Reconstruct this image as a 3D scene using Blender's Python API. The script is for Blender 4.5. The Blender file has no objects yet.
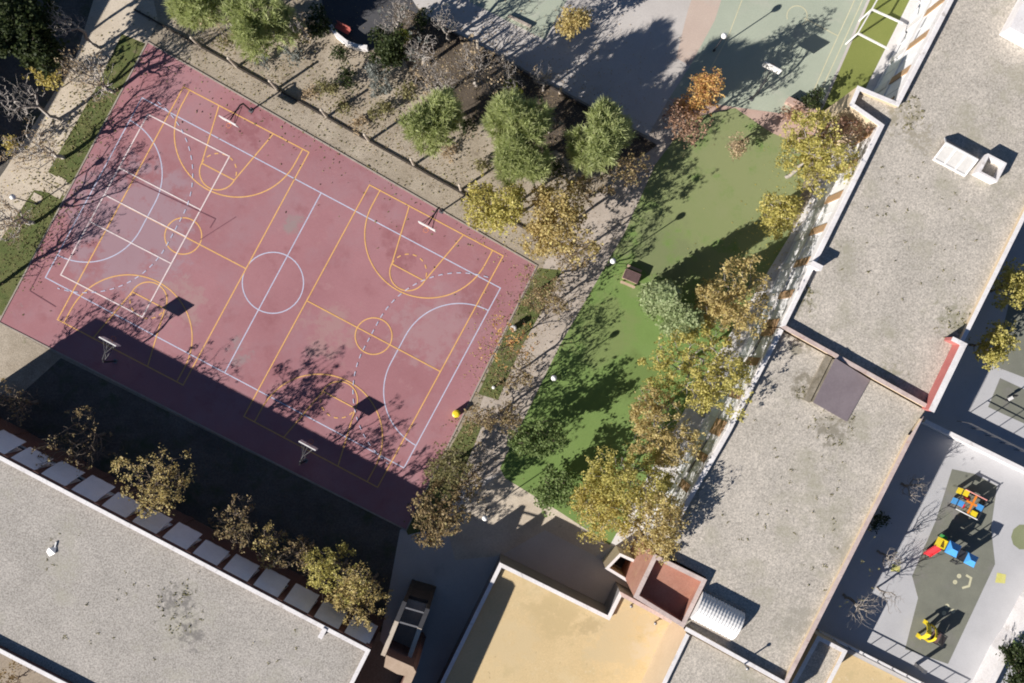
import bpy, math, random
import numpy as np
from mathutils import Vector, Matrix

# ------------------------------------------------------------------ camera, sky, sun, exposure
scene = bpy.context.scene
COL = scene.collection
CAM_H = 85.0            # drone height over the ground (m)
PPM = 10.2              # photograph pixels per metre on the ground
cam_d = bpy.data.cameras.new('camera')
cam = bpy.data.objects.new('camera', cam_d); COL.objects.link(cam)
cam.location = (0, 0, CAM_H); cam.rotation_euler = (0, 0, 0)
cam_d.sensor_fit = 'HORIZONTAL'; cam_d.angle = 2*math.atan(512/PPM/CAM_H)
cam_d.clip_start = 1.0; cam_d.clip_end = 2000
scene.camera = cam
SUN_EL = math.radians(29.0); SH_AZ = math.radians(34.0)    # shadows fall towards SH_AZ
world = bpy.data.worlds.new('World'); scene.world = world; world.use_nodes = True
wn = world.node_tree
sky = wn.nodes.new('ShaderNodeTexSky'); sky.sky_type = 'NISHITA'; sky.sun_disc = False
sky.altitude = 3500; sky.air_density = 1.0; sky.dust_density = 0.15; sky.ozone_density = 3.5
sky.sun_elevation = SUN_EL; sky.sun_rotation = math.atan2(-math.cos(SH_AZ), -math.sin(SH_AZ)) % (2*math.pi)
wn.links.new(sky.outputs[0], wn.nodes['Background'].inputs[0])
wn.nodes['Background'].inputs[1].default_value = 0.05
sun_d = bpy.data.lights.new('sun', 'SUN'); sun_d.energy = 5.0; sun_d.angle = math.radians(0.5); sun_d.color = (1.0, 0.94, 0.88)
sun = bpy.data.objects.new('sun', sun_d); COL.objects.link(sun)
sd = Vector((math.cos(SH_AZ)*math.cos(SUN_EL), math.sin(SH_AZ)*math.cos(SUN_EL), -math.sin(SUN_EL)))
sun.rotation_euler = sd.to_track_quat('-Z', 'Y').to_euler(); sun.location = (-60, -40, 70)
vs = scene.view_settings; vs.view_transform = 'Standard'; vs.look = 'None'; vs.gamma = 1.0; vs.use_curve_mapping = False
vs.exposure = 0.62
try: scene.cycles.filter_width = 1.9
except Exception: pass
rng = np.random.default_rng(7); random.seed(7)

# ------------------------------------------------------------------ measuring: photograph pixel seen at height z -> site metres
def W(px, py, z=0.0):
    f = (1 - z/CAM_H)/PPM
    return ((px-512)*f, -(py-341.5)*f)
def WP(pts, z=0.0): return [W(x, y, z) for x, y in pts]

# ------------------------------------------------------------------ mesh helpers
class MB:
    def __init__(s): s.v = []; s.f = []; s.m = []
    def add(s, v, f, m=0):
        o = len(s.v); s.v += [tuple(p) for p in v]; s.f += [tuple(i+o for i in q) for q in f]; s.m += [m]*len(f); return s
    def box(s, c, size, rz=0, m=0):
        x, y, z = [q/2 for q in size]; ca, sa = math.cos(rz), math.sin(rz); v = []
        for k in (-z, z):
            for a, b in ((-x,-y),(x,-y),(x,y),(-x,y)): v.append((c[0]+a*ca-b*sa, c[1]+a*sa+b*ca, c[2]+k))
        return s.add(v, [(3,2,1,0),(4,5,6,7),(0,1,5,4),(1,2,6,5),(2,3,7,6),(3,0,4,7)], m)
    def prism(s, poly, z0, z1, m=0):
        if area(poly) < 0: poly = poly[::-1]
        n = len(poly); v = [(x,y,z0) for x,y in poly]+[(x,y,z1) for x,y in poly]
        f = [tuple(range(n-1,-1,-1)), tuple(range(n,2*n))]+[(i,(i+1)%n,n+(i+1)%n,n+i) for i in range(n)]
        return s.add(v, f, m)
    def bar(s, a, b, w, h, m=0):       # beam whose cross-section is w wide, h high
        a = Vector(a); b = Vector(b); d = (b-a).normalized()
        up = Vector((0,0,1)) if abs(d.z) < .95 else Vector((1,0,0))
        x = d.cross(up).normalized(); y = x.cross(d).normalized(); v = []
        for p in (a, b):
            for i, j in ((-1,-1),(1,-1),(1,1),(-1,1)): v.append(p+x*(i*w/2)+y*(j*h/2))
        return s.add(v, [(0,1,2,3),(7,6,5,4),(0,4,5,1),(1,5,6,2),(2,6,7,3),(3,7,4,0)], m)
    def tube(s, pts, rad, n=8, m=0):
        pts = [Vector(p) for p in pts]
        if not isinstance(rad, (list, tuple)): rad = [rad]*len(pts)
        v = []; f = []
        for i, p in enumerate(pts):
            d = (pts[min(i+1,len(pts)-1)]-pts[max(i-1,0)]).normalized()
            up = Vector((0,0,1)) if abs(d.z) < .9 else Vector((1,0,0))
            x = d.cross(up).normalized(); y = x.cross(d).normalized()
            for k in range(n):
                a = 2*math.pi*k/n; v.append(p+(x*math.cos(a)+y*math.sin(a))*rad[i])
        for i in range(len(pts)-1):
            for k in range(n):
                f.append((i*n+k, i*n+(k+1)%n, (i+1)*n+(k+1)%n, (i+1)*n+k))
        f.append(tuple(range(n-1,-1,-1))); f.append(tuple((len(pts)-1)*n+k for k in range(n)))
        return s.add(v, f, m)
    def lathe(s, c, prof, n=14, m=0):
        v = []; f = []
        for r, z in prof:
            for k in range(n): a = 2*math.pi*k/n; v.append((c[0]+r*math.cos(a), c[1]+r*math.sin(a), c[2]+z))
        for i in range(len(prof)-1):
            for k in range(n): f.append((i*n+k, i*n+(k+1)%n, (i+1)*n+(k+1)%n, (i+1)*n+k))
        f.append(tuple(range(n-1,-1,-1))); f.append(tuple((len(prof)-1)*n+k for k in range(n)))
        return s.add(v, f, m)
def area(p): return sum(p[i][0]*p[(i+1)%len(p)][1]-p[(i+1)%len(p)][0]*p[i][1] for i in range(len(p)))/2
def inset(poly, t):
    """offset every edge of a CCW polygon inwards by t[i]"""
    n = len(poly); out = []
    if not isinstance(t, (list, tuple)): t = [t]*n
    L = []
    for i in range(n):
        (x0,y0),(x1,y1) = poly[i], poly[(i+1)%n]; l = math.hypot(x1-x0, y1-y0); dx, dy = (x1-x0)/l, (y1-y0)/l
        L.append((x0-dy*t[i], y0+dx*t[i], dx, dy))
    for i in range(n):
        ax, ay, adx, ady = L[i-1]; bx, by, bdx, bdy = L[i]; den = adx*bdy-ady*bdx
        if abs(den) < 1e-3: out.append((bx, by)); continue
        u = ((bx-ax)*bdy-(by-ay)*bdx)/den; out.append((ax+adx*u, ay+ady*u))
    return out
def tag(o, label=None, cat=None, group=None, kind=None):
    if label: o['label'] = label
    if cat: o['category'] = cat
    if group: o['group'] = group
    if kind: o['kind'] = kind
    return o
def thing(name, label, cat, loc, rz=0, group=None):
    o = bpy.data.objects.new(name, None); COL.objects.link(o); o.empty_display_size = .3
    o.location = loc; o.rotation_euler = (0,0,rz); return tag(o, label, cat, group)
def build(name, mb, mats, parent=None, origin=(0,0,0), smooth=False):
    me = bpy.data.meshes.new(name); ox, oy, oz = origin
    me.from_pydata([(a-ox,b-oy,c-oz) for a,b,c in mb.v], [], mb.f)
    for m in (mats if isinstance(mats, (list,tuple)) else [mats]): me.materials.append(m)
    me.polygons.foreach_set('material_index', mb.m)
    if smooth: me.polygons.foreach_set('use_smooth', [True]*len(me.polygons))
    me.update(); return link(name, me, parent, (0,0,0) if parent else origin)
def link(name, me, parent=None, loc=(0,0,0), rz=0):
    o = bpy.data.objects.new(name, me); COL.objects.link(o); o.parent = parent
    o.location = loc; o.rotation_euler = (0,0,rz); return o
def np_mesh(name, V, F, mat):
    me = bpy.data.meshes.new(name); V = np.asarray(V, np.float32); F = np.asarray(F, np.int32); k = F.shape[1]
    me.vertices.add(len(V)); me.vertices.foreach_set('co', V.ravel())
    me.loops.add(F.size); me.loops.foreach_set('vertex_index', F.ravel())
    me.polygons.add(len(F)); me.polygons.foreach_set('loop_start', np.arange(len(F), dtype=np.int32)*k)
    me.materials.append(mat); me.update(calc_edges=True); me.validate(); return me

# ------------------------------------------------------------------ materials
def newmat(name):
    m = bpy.data.materials.new(name); m.use_nodes = True; nt = m.node_tree
    return m, nt, nt.nodes['Principled BSDF']
def surf(name, c1, c2, scale=.25, fine=6, fine_amt=.25, rough=.9, bump=.25, bump_scale=12, stain=None, spec=.25, mottled=None):
    """matt surface: two tones mixed by a broad noise, a fine grain and optional stains (colour, scale, threshold, softness)"""
    m, nt, b = newmat(name); N = nt.nodes.new; L = nt.links.new
    tc = N('ShaderNodeTexCoord'); co = tc.outputs['Object']
    n1 = N('ShaderNodeTexNoise'); n1.inputs['Scale'].default_value = scale; n1.inputs['Detail'].default_value = 8; n1.inputs['Roughness'].default_value = .65
    L(co, n1.inputs['Vector'])
    r1 = N('ShaderNodeValToRGB'); r1.color_ramp.elements[0].position = .33; r1.color_ramp.elements[1].position = .67
    r1.color_ramp.elements[0].color = (*c1,1); r1.color_ramp.elements[1].color = (*c2,1); L(n1.outputs[0], r1.inputs[0])
    col = r1.outputs[0]
    n2 = N('ShaderNodeTexNoise'); n2.inputs['Scale'].default_value = fine; n2.inputs['Detail'].default_value = 5; n2.inputs['Roughness'].default_value = .75; L(co, n2.inputs['Vector'])
    mr = N('ShaderNodeMapRange'); mr.inputs[1].default_value = .3; mr.inputs[2].default_value = .7
    mr.inputs[3].default_value = 1-fine_amt; mr.inputs[4].default_value = 1+fine_amt; L(n2.outputs[0], mr.inputs[0])
    mx = N('ShaderNodeVectorMath'); mx.operation = 'SCALE'; L(col, mx.inputs[0]); L(mr.outputs[0], mx.inputs['Scale']); col = mx.outputs[0]
    for st in ([stain] if stain and not isinstance(stain, list) else stain or []):
        sc, ss, th, so = st
        n3 = N('ShaderNodeTexNoise'); n3.inputs['Scale'].default_value = ss; n3.inputs['Detail'].default_value = 7; n3.inputs['Roughness'].default_value = .7
        mp = N('ShaderNodeMapping'); mp.inputs['Location'].default_value = (ss*31, 17+th*50, 3); L(co, mp.inputs[0]); L(mp.outputs[0], n3.inputs['Vector'])
        m3 = N('ShaderNodeMapRange'); m3.inputs[1].default_value = th; m3.inputs[2].default_value = th+so; L(n3.outputs[0], m3.inputs[0])
        mm = N('ShaderNodeMix'); mm.data_type = 'RGBA'; L(m3.outputs[0], mm.inputs[0]); L(col, mm.inputs[6]); mm.inputs[7].default_value = (*sc,1); col = mm.outputs[2]
    L(col, b.inputs['Base Color']); b.inputs['Roughness'].default_value = rough; b.inputs['Specular IOR Level'].default_value = spec
    if bump:
        n4 = N('ShaderNodeTexNoise'); n4.inputs['Scale'].default_value = bump_scale; n4.inputs['Detail'].default_value = 4; L(co, n4.inputs['Vector'])
        bp = N('ShaderNodeBump'); bp.inputs['Strength'].default_value = bump; bp.inputs['Distance'].default_value = .05; L(n4.outputs[0], bp.inputs['Height']); L(bp.outputs[0], b.inputs['Normal'])
    return m
def plain(name, c, rough=.6, var=.12, scale=3, metal=0, spec=.4):
    m = surf(name, tuple(x*(1-var) for x in c), tuple(min(.95, x*(1+var)) for x in c), scale, scale*8, var*.6, rough, .08, 30, spec=spec)
    m.node_tree.nodes['Principled BSDF'].inputs['Metallic'].default_value = metal; return m
def leafmat(name, cols, trans=.42, rough=.6):
    m, nt, b = newmat(name); N = nt.nodes.new; L = nt.links.new
    g = N('ShaderNodeNewGeometry'); r = N('ShaderNodeValToRGB'); r.color_ramp.interpolation = 'LINEAR'
    e = r.color_ramp.elements
    for i in range(len(cols)-2): e.new((i+1)/(len(cols)-1))
    for i, c in enumerate(cols): e[i].position = i/(len(cols)-1); e[i].color = (*c,1)
    L(g.outputs['Random Per Island'], r.inputs[0]); L(r.outputs[0], b.inputs['Base Color'])
    b.inputs['Roughness'].default_value = rough; b.inputs['Specular IOR Level'].default_value = .3
    t = N('ShaderNodeBsdfTranslucent'); L(r.outputs[0], t.inputs[0]); ms = N('ShaderNodeMixShader'); ms.inputs[0].default_value = trans
    L(b.outputs[0], ms.inputs[1]); L(t.outputs[0], ms.inputs[2]); L(ms.outputs[0], nt.nodes['Material Output'].inputs[0]); return m
def brick(name, c1, c2, mortar, scale=1.0):
    m, nt, b = newmat(name); N = nt.nodes.new; L = nt.links.new
    tc = N('ShaderNodeTexCoord'); mp = N('ShaderNodeMapping'); mp.inputs['Rotation'].default_value = (math.radians(90), 0, 0); L(tc.outputs['Object'], mp.inputs[0])
    bt = N('ShaderNodeTexBrick'); bt.inputs['Scale'].default_value = 4*scale; bt.inputs['Color1'].default_value = (*c1,1); bt.inputs['Color2'].default_value = (*c2,1); bt.inputs['Mortar'].default_value = (*mortar,1)
    bt.inputs['Mortar Size'].default_value = .015; L(mp.outputs[0], bt.inputs['Vector']); L(bt.outputs[0], b.inputs['Base Color']); b.inputs['Roughness'].default_value = .85
    return m
M = {}
M['terrain'] = surf('dry_earth', (.26,.22,.17), (.36,.31,.24), .2, 5, .25, stain=((.14,.115,.085), .5, .6, .2))
M['soil'] = surf('garden_soil', (.28,.235,.175), (.42,.365,.29), .35, 7, .35, bump=.6, stain=[((.13,.10,.07), .8, .58, .2), ((.17,.17,.09), .4, .62, .12)])
M['shade_soil'] = surf('shade_toned_soil', (.075,.06,.045), (.13,.105,.08), .5, 7, .4, bump=.6)  # soil brown darkened to carry the tree shade
M['shade_brown'] = surf('shade_dark_brown', (.05,.042,.035), (.08,.065,.055), 1, 9, .2)  # near-black brown that holds shade for garden walls and stair tower
M['whitebark'] = surf('white_bark', (.36,.33,.29), (.47,.44,.40), 2, 14, .2)
M['darksoil'] = surf('dark_soil', (.085,.08,.07), (.145,.13,.115), .35, 5, .4, bump=.5, stain=((.07,.085,.05), .5, .5, .15))  # dark ground tone with dull green patches
M['sandpath'] = surf('sandy_concrete', (.47,.40,.31), (.60,.53,.43), .3, 6, .18, stain=[((.30,.24,.18), .7, .6, .15)])
M['path'] = surf('grey_path', (.36,.31,.26), (.47,.41,.35), .4, 8, .2, stain=((.24,.19,.15), 1.1, .6, .15))
M['concrete'] = surf('pale_concrete', (.46,.43,.40), (.54,.51,.48), .2, 6, .08, stain=((.36,.33,.30), .35, .6, .25))
M['walkway'] = surf('white_walkway', (.60,.58,.56), (.68,.66,.64), .3, 6, .1, stain=((.42,.38,.35), .8, .6, .15))
M['yardgrey'] = surf('yard_concrete', (.42,.42,.43), (.48,.48,.49), .25, 8, .07, stain=((.36,.36,.36), .4, .62, .2))
M['rubber'] = surf('olive_rubber', (.165,.17,.14), (.205,.21,.17), .5, 12, .15, stain=((.21,.20,.19), .3, .55, .15))
M['olivepad'] = surf('olive_pad', (.20,.22,.12), (.25,.27,.16), .5, 9, .12)
M['courtred'] = surf('red_court', (.30,.135,.148), (.375,.185,.20), .07, 9, .08, .8, .1, 20, stain=[((.34,.205,.225), .11, .50, .25), ((.275,.112,.122), .35, .55, .2), ((.385,.21,.215), .6, .60, .15), ((.27,.20,.20), 1.1, .66, .06), ((.22,.10,.10), 2.5, .70, .04)])
M['courtgreen'] = surf('pale_green_court', (.34,.38,.30), (.40,.44,.35), .15, 8, .08, stain=((.44,.44,.37), .3, .55, .2))
M['courtpink'] = surf('pale_pink_court', (.48,.38,.32), (.54,.44,.37), .3, 8, .1, stain=((.50,.46,.41), .3, .55, .2))
M['turf'] = surf('artificial_turf', (.145,.225,.063), (.175,.262,.08), .12, 10, .12, .95, .4, 25, stain=((.18,.255,.085), .10, .52, .25))
M['turf2'] = surf('olive_turf', (.18,.21,.055), (.215,.24,.07), .3, 10, .12, .95, .4, 25)
M['grass'] = surf('rough_grass', (.085,.115,.035), (.14,.145,.055), .6, 9, .35, .95, .6, 20, stain=((.23,.19,.12), .8, .58, .15))
M['redwalk'] = surf('red_walkway', (.42,.29,.24), (.50,.37,.31), .4, 8, .12)
M['gravel'] = surf('roof_gravel', (.425,.392,.34), (.53,.485,.42), .25, 7, .55, .95, .9, 16, stain=[((.36,.34,.26), .22, .53, .2), ((.27,.25,.20), 1.6, .66, .1)])
M['gravel2'] = surf('grey_roof_gravel', (.355,.332,.298), (.435,.405,.365), .25, 7, .55, .95, .9, 16, stain=[((.40,.38,.31), .2, .53, .2), ((.24,.22,.2), 1.4, .68, .1)])
M['tanroof'] = surf('tan_roof', (.56,.43,.235), (.63,.49,.28), .25, 6, .10, .9, .2, 10, stain=[((.50,.40,.22), .4, .55, .2), ((.62,.50,.30), .3, .55, .2), ((.36,.27,.15), 1.3, .62, .08), ((.66,.56,.38), .9, .62, .1)])
M['white'] = surf('white_coping', (.68,.65,.64), (.80,.78,.77), .6, 6, .12, .7, .1, stain=[((.5,.46,.43), .9, .58, .12), ((.38,.34,.31), 2.2, .66, .08)])
M['pinkcop'] = surf('pink_coping', (.46,.36,.33), (.60,.50,.46), .9, 6, .15, .8, .1, stain=((.40,.22,.17), .7, .6, .15))
M['cream'] = surf('cream_render', (.55,.44,.30), (.60,.49,.34), .4, 5, .06, .85, .1, stain=((.44,.35,.24), .5, .64, .2))
M['ochre'] = brick('ochre_brick', (.42,.26,.13), (.36,.21,.10), (.40,.33,.25))
M['brown'] = brick('brown_brick', (.17,.075,.055), (.13,.055,.04), (.18,.13,.11))
M['redwall'] = surf('red_render', (.40,.13,.12), (.46,.17,.15), .8, 6, .1)
M['terra'] = surf('terracotta_floor', (.36,.17,.12), (.44,.24,.18), .5, 6, .15, stain=((.50,.32,.2), .4, .55, .2))
M['shutter'] = surf('white_shutter', (.80,.80,.81), (.88,.88,.89), 1.5, 12, .06, .6, .05)
M['frame'] = plain('white_frame', (.70,.70,.70), .5, .06)
M['glass'] = plain('window_glass', (.03,.035,.045), .08, .1, spec=.6)
M['metal'] = plain('grey_metal', (.22,.22,.23), .45, .1, metal=.6)
M['darkmetal'] = plain('dark_metal', (.035,.035,.04), .5, .15)
M['whitemetal'] = plain('white_metal', (.74,.73,.71), .45, .08)
M['hatch'] = surf('weathered_sheet', (.23,.19,.20), (.28,.235,.245), .5, 5, .08, .6, .1, stain=((.20,.16,.15), .8, .6, .2))
M['mossrim'] = surf('mossy_rim', (.16,.14,.10), (.30,.27,.22), 1.2, 6, .3)
M['skypane'] = plain('skylight_pane', (.46,.45,.43), .35, .1)
M['asphalt'] = surf('asphalt', (.06,.06,.065), (.085,.085,.09), .4, 10, .15, stain=((.12,.115,.11), .5, .6, .15))
M['greyrender'] = surf('grey_render', (.20,.19,.19), (.25,.235,.23), .5, 6, .1)
M['dullred'] = plain('dull_red', (.40,.11,.09), .6, .15)
M['awning'] = surf('awning_fabric', (.78,.78,.80), (.86,.86,.88), 1.2, 10, .05)
M['globe'] = plain('lamp_globe', (.86,.86,.84), .25, .02)
M['beige'] = surf('concrete_post', (.46,.40,.32), (.55,.48,.40), 1, 8, .15)
M['kerb'] = surf('kerb_stone', (.30,.26,.22), (.40,.35,.30), .8, 8, .2)
M['wood'] = surf('stained_wood', (.12,.075,.075), (.165,.105,.10), 1.5, 14, .2)
M['paleboard'] = surf('pale_wood', (.42,.31,.22), (.5,.38,.28), 1.5, 14, .15)
for k, c in dict(yellow=(.80,.62,.03), blue=(.08,.33,.70), red=(.62,.04,.05), orange=(.80,.25,.03), green=(.06,.35,.08), pink=(.75,.33,.28)).items(): M['toy_'+k] = plain('toy_'+k, c, .4, .06)
M['line_yellow'] = surf('yellow_line_paint', (.66,.37,.12), (.76,.45,.17), 1.5, 9, .12)
M['line_lilac'] = surf('lilac_line_paint', (.44,.48,.62), (.55,.57,.69), 1.5, 9, .12)
M['line_white'] = surf('white_line_paint', (.68,.56,.55), (.80,.70,.69), 1.5, 9, .10)
M['line_dark'] = surf('dark_line_tone', (.17,.07,.09), (.22,.10,.12), 1.5, 9, .12)
M['line_pale'] = surf('pale_yellow_paint', (.52,.50,.33), (.60,.57,.40), 1.5, 9, .12)
M['paint_yellow'] = surf('ground_paint_yellow', (.55,.52,.14), (.60,.57,.22), 2, 9, .15)
M['bark'] = surf('bark', (.14,.11,.085), (.22,.18,.14), 2, 14, .3)
M['palebark'] = surf('pale_bark', (.27,.24,.21), (.36,.33,.30), 2, 14, .25)
LEAF = {
 'yellowgreen': ((.30,.28,.07), (.52,.46,.13), (.66,.58,.19), (.40,.38,.10), (.74,.65,.26)),
 'yellowbrown': ((.34,.25,.10), (.56,.44,.18), (.68,.57,.27), (.44,.33,.13), (.62,.54,.20)),
 'brown': ((.15,.105,.06), (.32,.23,.11), (.46,.36,.19), (.22,.155,.08), (.48,.42,.19)),
 'orange': ((.40,.18,.09), (.70,.42,.13), (.76,.56,.20), (.52,.26,.13), (.66,.48,.18)),
 'russet': ((.20,.115,.085), (.42,.26,.18), (.52,.34,.22), (.30,.18,.13)),
 'tan': ((.38,.29,.18), (.54,.43,.28), (.48,.36,.22)),
 'yellow': ((.44,.37,.09), (.64,.54,.14), (.58,.49,.20), (.38,.32,.08)),
 'dark': ((.018,.030,.010), (.045,.065,.02), (.08,.105,.035), (.03,.045,.015)),
 'green': ((.13,.19,.06), (.19,.27,.085), (.25,.32,.12), (.16,.22,.07)),
 'lime': ((.24,.28,.05), (.42,.45,.08), (.33,.36,.06)),
 'pale': ((.25,.32,.14), (.34,.41,.21), (.41,.46,.25), (.29,.36,.17)),
 'pine': ((.31,.37,.14), (.46,.51,.22), (.57,.61,.31), (.38,.43,.17)),
 'grey': ((.18,.20,.18), (.29,.31,.28), (.24,.26,.24), (.14,.15,.13)),
 'olive': ((.14,.14,.06), (.26,.24,.10), (.34,.31,.15), (.19,.18,.07)),
}
for k, c in LEAF.items(): M['leaf_'+k] = leafmat('leaf_'+k, c)

# ------------------------------------------------------------------ the ground
def sheet(name, px, z, mat, parent=None):
    p = WP(px, 0); p = p if area(p) > 0 else p[::-1]; mb = MB(); mb.add([(x,y,z) for x,y in p], [tuple(range(len(p)))])
    o = build(name, mb, mat, parent)
    return o if parent else tag(o, kind='structure')
mb = MB(); mb.add([(-600,-600,0),(600,-600,0),(600,600,0),(-600,600,0)], [(0,1,2,3)]); tag(build('ground', mb, M['terrain']), kind='structure')
sheet('garden_bed', [(110,-40),(150,40),(540,262),(605,190),(660,143),(430,20),(330,-40)], .004, M['soil'])
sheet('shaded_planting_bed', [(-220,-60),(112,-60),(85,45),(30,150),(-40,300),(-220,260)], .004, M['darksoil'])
sheet('sandy_path', [(140,-60),(158,20),(148,44),(-10,330),(-70,440),(-160,400),(5,170),(75,60),(112,-60)], .008, M['sandpath'])
sheet('concrete_yard', [(432,19),(660,143),(700,118),(840,130),(900,-90),(300,-90)], .006, M['concrete'])
sheet('asphalt_patch', [(318,-20),(326,22),(352,50),(378,50),(425,20),(400,-20)], .010, M['asphalt'])
sheet('shade_toned_bed', [(395,2),(436,24),(656,146),(640,158),(622,160),(607,176),(590,162),(574,165),(556,150),(540,156),(522,132),(505,140),(488,116),(470,126),(458,104),(444,110),(430,82),(415,84),(404,58),(390,52)], .012, M['shade_soil'])  # bed darkened in colour to stand for shade under the trees
sheet('green_ball_court', [(740,-60),(715,20),(690,66),(668,100),(800,118),(822,104),(893,-60)], .010, M['courtgreen'])
sheet('pink_ball_court', [(712,-60),(688,10),(676,58),(690,66),(715,20),(740,-60)], .012, M['courtpink'])
sheet('far_green_court', [(455,-60),(470,2),(545,40),(600,-60)], .010, M['courtgreen'])
sheet('turf_strip', [(896,-60),(824,106),(812,124),(875,124),(965,-60)], .014, M['turf2'])
sheet('red_walkway', [(668,98),(800,116),(850,128),(820,165),(770,132),(735,108),(690,118)], .018, M['redwalk'])
sheet('facade_walkway', [(960,-60),(880,95),(700,440),(640,552),(610,545),(690,400),(790,235),(815,190),(912,-5),(942,-60)], .020, M['walkway'])
sheet('path', [(668,100),(640,150),(600,190),(545,262),(480,405),(440,520),(470,560),(520,505),(500,468),(560,345),(625,232),(655,165),(700,118)], .010, M['path'])
sheet('shaded_yard', [(440,500),(400,530),(380,640),(440,720),(660,720),(655,560),(590,520),(530,490),(505,470)], .014, M['concrete'])
sheet('sunlit_yard_band', [(445,520),(480,490),(505,470),(560,508),(612,546),(596,556),(545,530),(500,556),(455,560)], .018, M['sandpath'])  # sunlit part of the yard as a warmer tan, light put into colour
sheet('lawn', [(690,118),(735,108),(772,133),(812,150),(790,235),(690,400),(610,545),(560,512),(505,478),(500,468),(560,345),(625,232),(655,165)], .022, M['turf'])
sheet('grass_verge', [(538,268),(562,270),(545,305),(520,350),(498,400),(478,394),(505,335)], .016, M['grass'])
sheet('grass_verge', [(466,420),(482,426),(462,475),(445,525),(408,535),(405,528)], .016, M['grass'])
sheet('grass_verge', [(122,34),(146,44),(100,130),(72,185),(48,172),(95,90)], .016, M['grass'])
sheet('grass_verge', [(34,190),(66,196),(2,316),(-40,300)], .016, M['grass'])
sheet('sandy_corner', [(-120,262),(0,323),(62,357),(20,395),(-120,400)], .013, M['soil'])
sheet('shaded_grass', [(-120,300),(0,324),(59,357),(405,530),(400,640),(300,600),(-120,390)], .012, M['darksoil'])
sheet('play_yard', [(1090,-60),(1090,760),(740,760),(840,560),(905,420),(1010,-60)], .006, M['yardgrey'])
sheet('rubber_play_surface', [(952,469),(975,474),(997,486),(991,528),(995,564),(948,664),(905,649),(918,598),(912,576),(936,520)], .012, M['rubber'])
sheet('rubber_play_surface', [(1000,378),(1060,406),(1060,440),(988,407)], .012, M['rubber'])
sheet('rubber_play_surface', [(1023+12*math.cos(a*math.pi/5), 537+13*math.sin(a*math.pi/5)) for a in range(10)], .012, M['olivepad'])
sheet('olive_play_surface', [(1012,290),(1070,270),(1070,395),(994,366)], .012, M['rubber'])
sheet('tan_terrace', [(838,648),(910,684),(900,730),(790,730)], .012, M['tanroof'])
for k, (cx, cy, s) in enumerate([(46,186,5),(57,193,5.5),(61,181,4.5),(37,198,5)]):
    mb = MB(); x, y = W(cx, cy); mb.box((x,y,.03), (s*2/PPM, s*1.5/PPM, .05), -math.radians(28)); o = build('paving_slab', mb, M['sandpath']); tag(o, kind='structure')

# ------------------------------------------------------------------ the red court with its line markings
court = thing('red_sports_court', None, None, (0,0,0)); del_keys = None
tag(court, kind='structure')
CT = WP([(148,43),(536,266),(406,529),(0,322)])
mb = MB(); CTc = CT if area(CT) > 0 else CT[::-1]; mb.add([(x,y,.026) for x,y in CTc], [(0,1,2,3)]); build('playing_surface', mb, M['courtred'], court)
mb = MB()
ko = inset(CTc, -.14); ki = inset(CTc, 0)
for i in range(4):
    j = (i+1)%4; mb.prism([ko[i], ko[j], ki[j], ki[i]], 0, .075)
build('kerb', mb, M['kerb'], court)
class Lines:
    def __init__(s, z, w): s.mb = MB(); s.z = z; s.w = w
    def poly(s, pts, closed=False, w=None):
        w = (w or s.w)/2; n = len(pts); pts = [Vector(p) for p in pts]; v = []
        for i, p in enumerate(pts):
            a = pts[i-1] if (i > 0 or closed) else None; b = pts[(i+1)%n] if (i < n-1 or closed) else None
            d1 = (p-a).normalized() if a is not None else None; d2 = (b-p).normalized() if b is not None else None
            d1 = d1 or d2; d2 = d2 or d1
            nn = (Vector((-d1.y,d1.x))+Vector((-d2.y,d2.x))); nn.normalize(); k = w/max(.35, nn.dot(Vector((-d1.y,d1.x))))
            v += [(p.x+nn.x*k, p.y+nn.y*k, s.z), (p.x-nn.x*k, p.y-nn.y*k, s.z)]
        m = n if closed else n-1
        s.mb.add(v, [(2*i, 2*i+1, 2*((i+1)%n)+1, 2*((i+1)%n)) for i in range(m)]); s.z += .0004
    def dash(s, pts, on=.35, off=.35):
        pts = [Vector(p) for p in pts]; d = 0; cur = [pts[0]]; state = True; left = on
        for a, b in zip(pts, pts[1:]):
            l = (b-a).length; t = 0
            while l-t > left:
                t += left; q = a+(b-a)*(t/l)
                if state: cur.append(q); s.poly(cur); cur = []
                else: cur = [q]
                state = not state; left = on if state else off
            left -= l-t
            if state: cur.append(b)
        if state and len(cur) > 1: s.poly(cur)
def arc(c, ex, ey, r, a0, a1, n=40):
    return [(c[0]+r*(ex[0]*math.cos(a)+ey[0]*math.sin(a)), c[1]+r*(ex[1]*math.cos(a)+ey[1]*math.sin(a))) for a in [math.radians(a0+(a1-a0)*i/n) for i in range(n+1)]]
def frame4(px):
    """corners TL, TR, BR, BL in pixels -> point function (u along TL-TR, v along TL-BL, in metres) and unit axes"""
    p = [Vector(q) for q in WP(px)]; ex = ((p[1]-p[0])+(p[2]-p[3])).normalized(); ey = ((p[3]-p[0])+(p[2]-p[1])).normalized()
    return p, ex, ey, (p[1]-p[0]).length, (p[3]-p[0]).length
Y = Lines(.034, .11)
hoops = []
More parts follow.
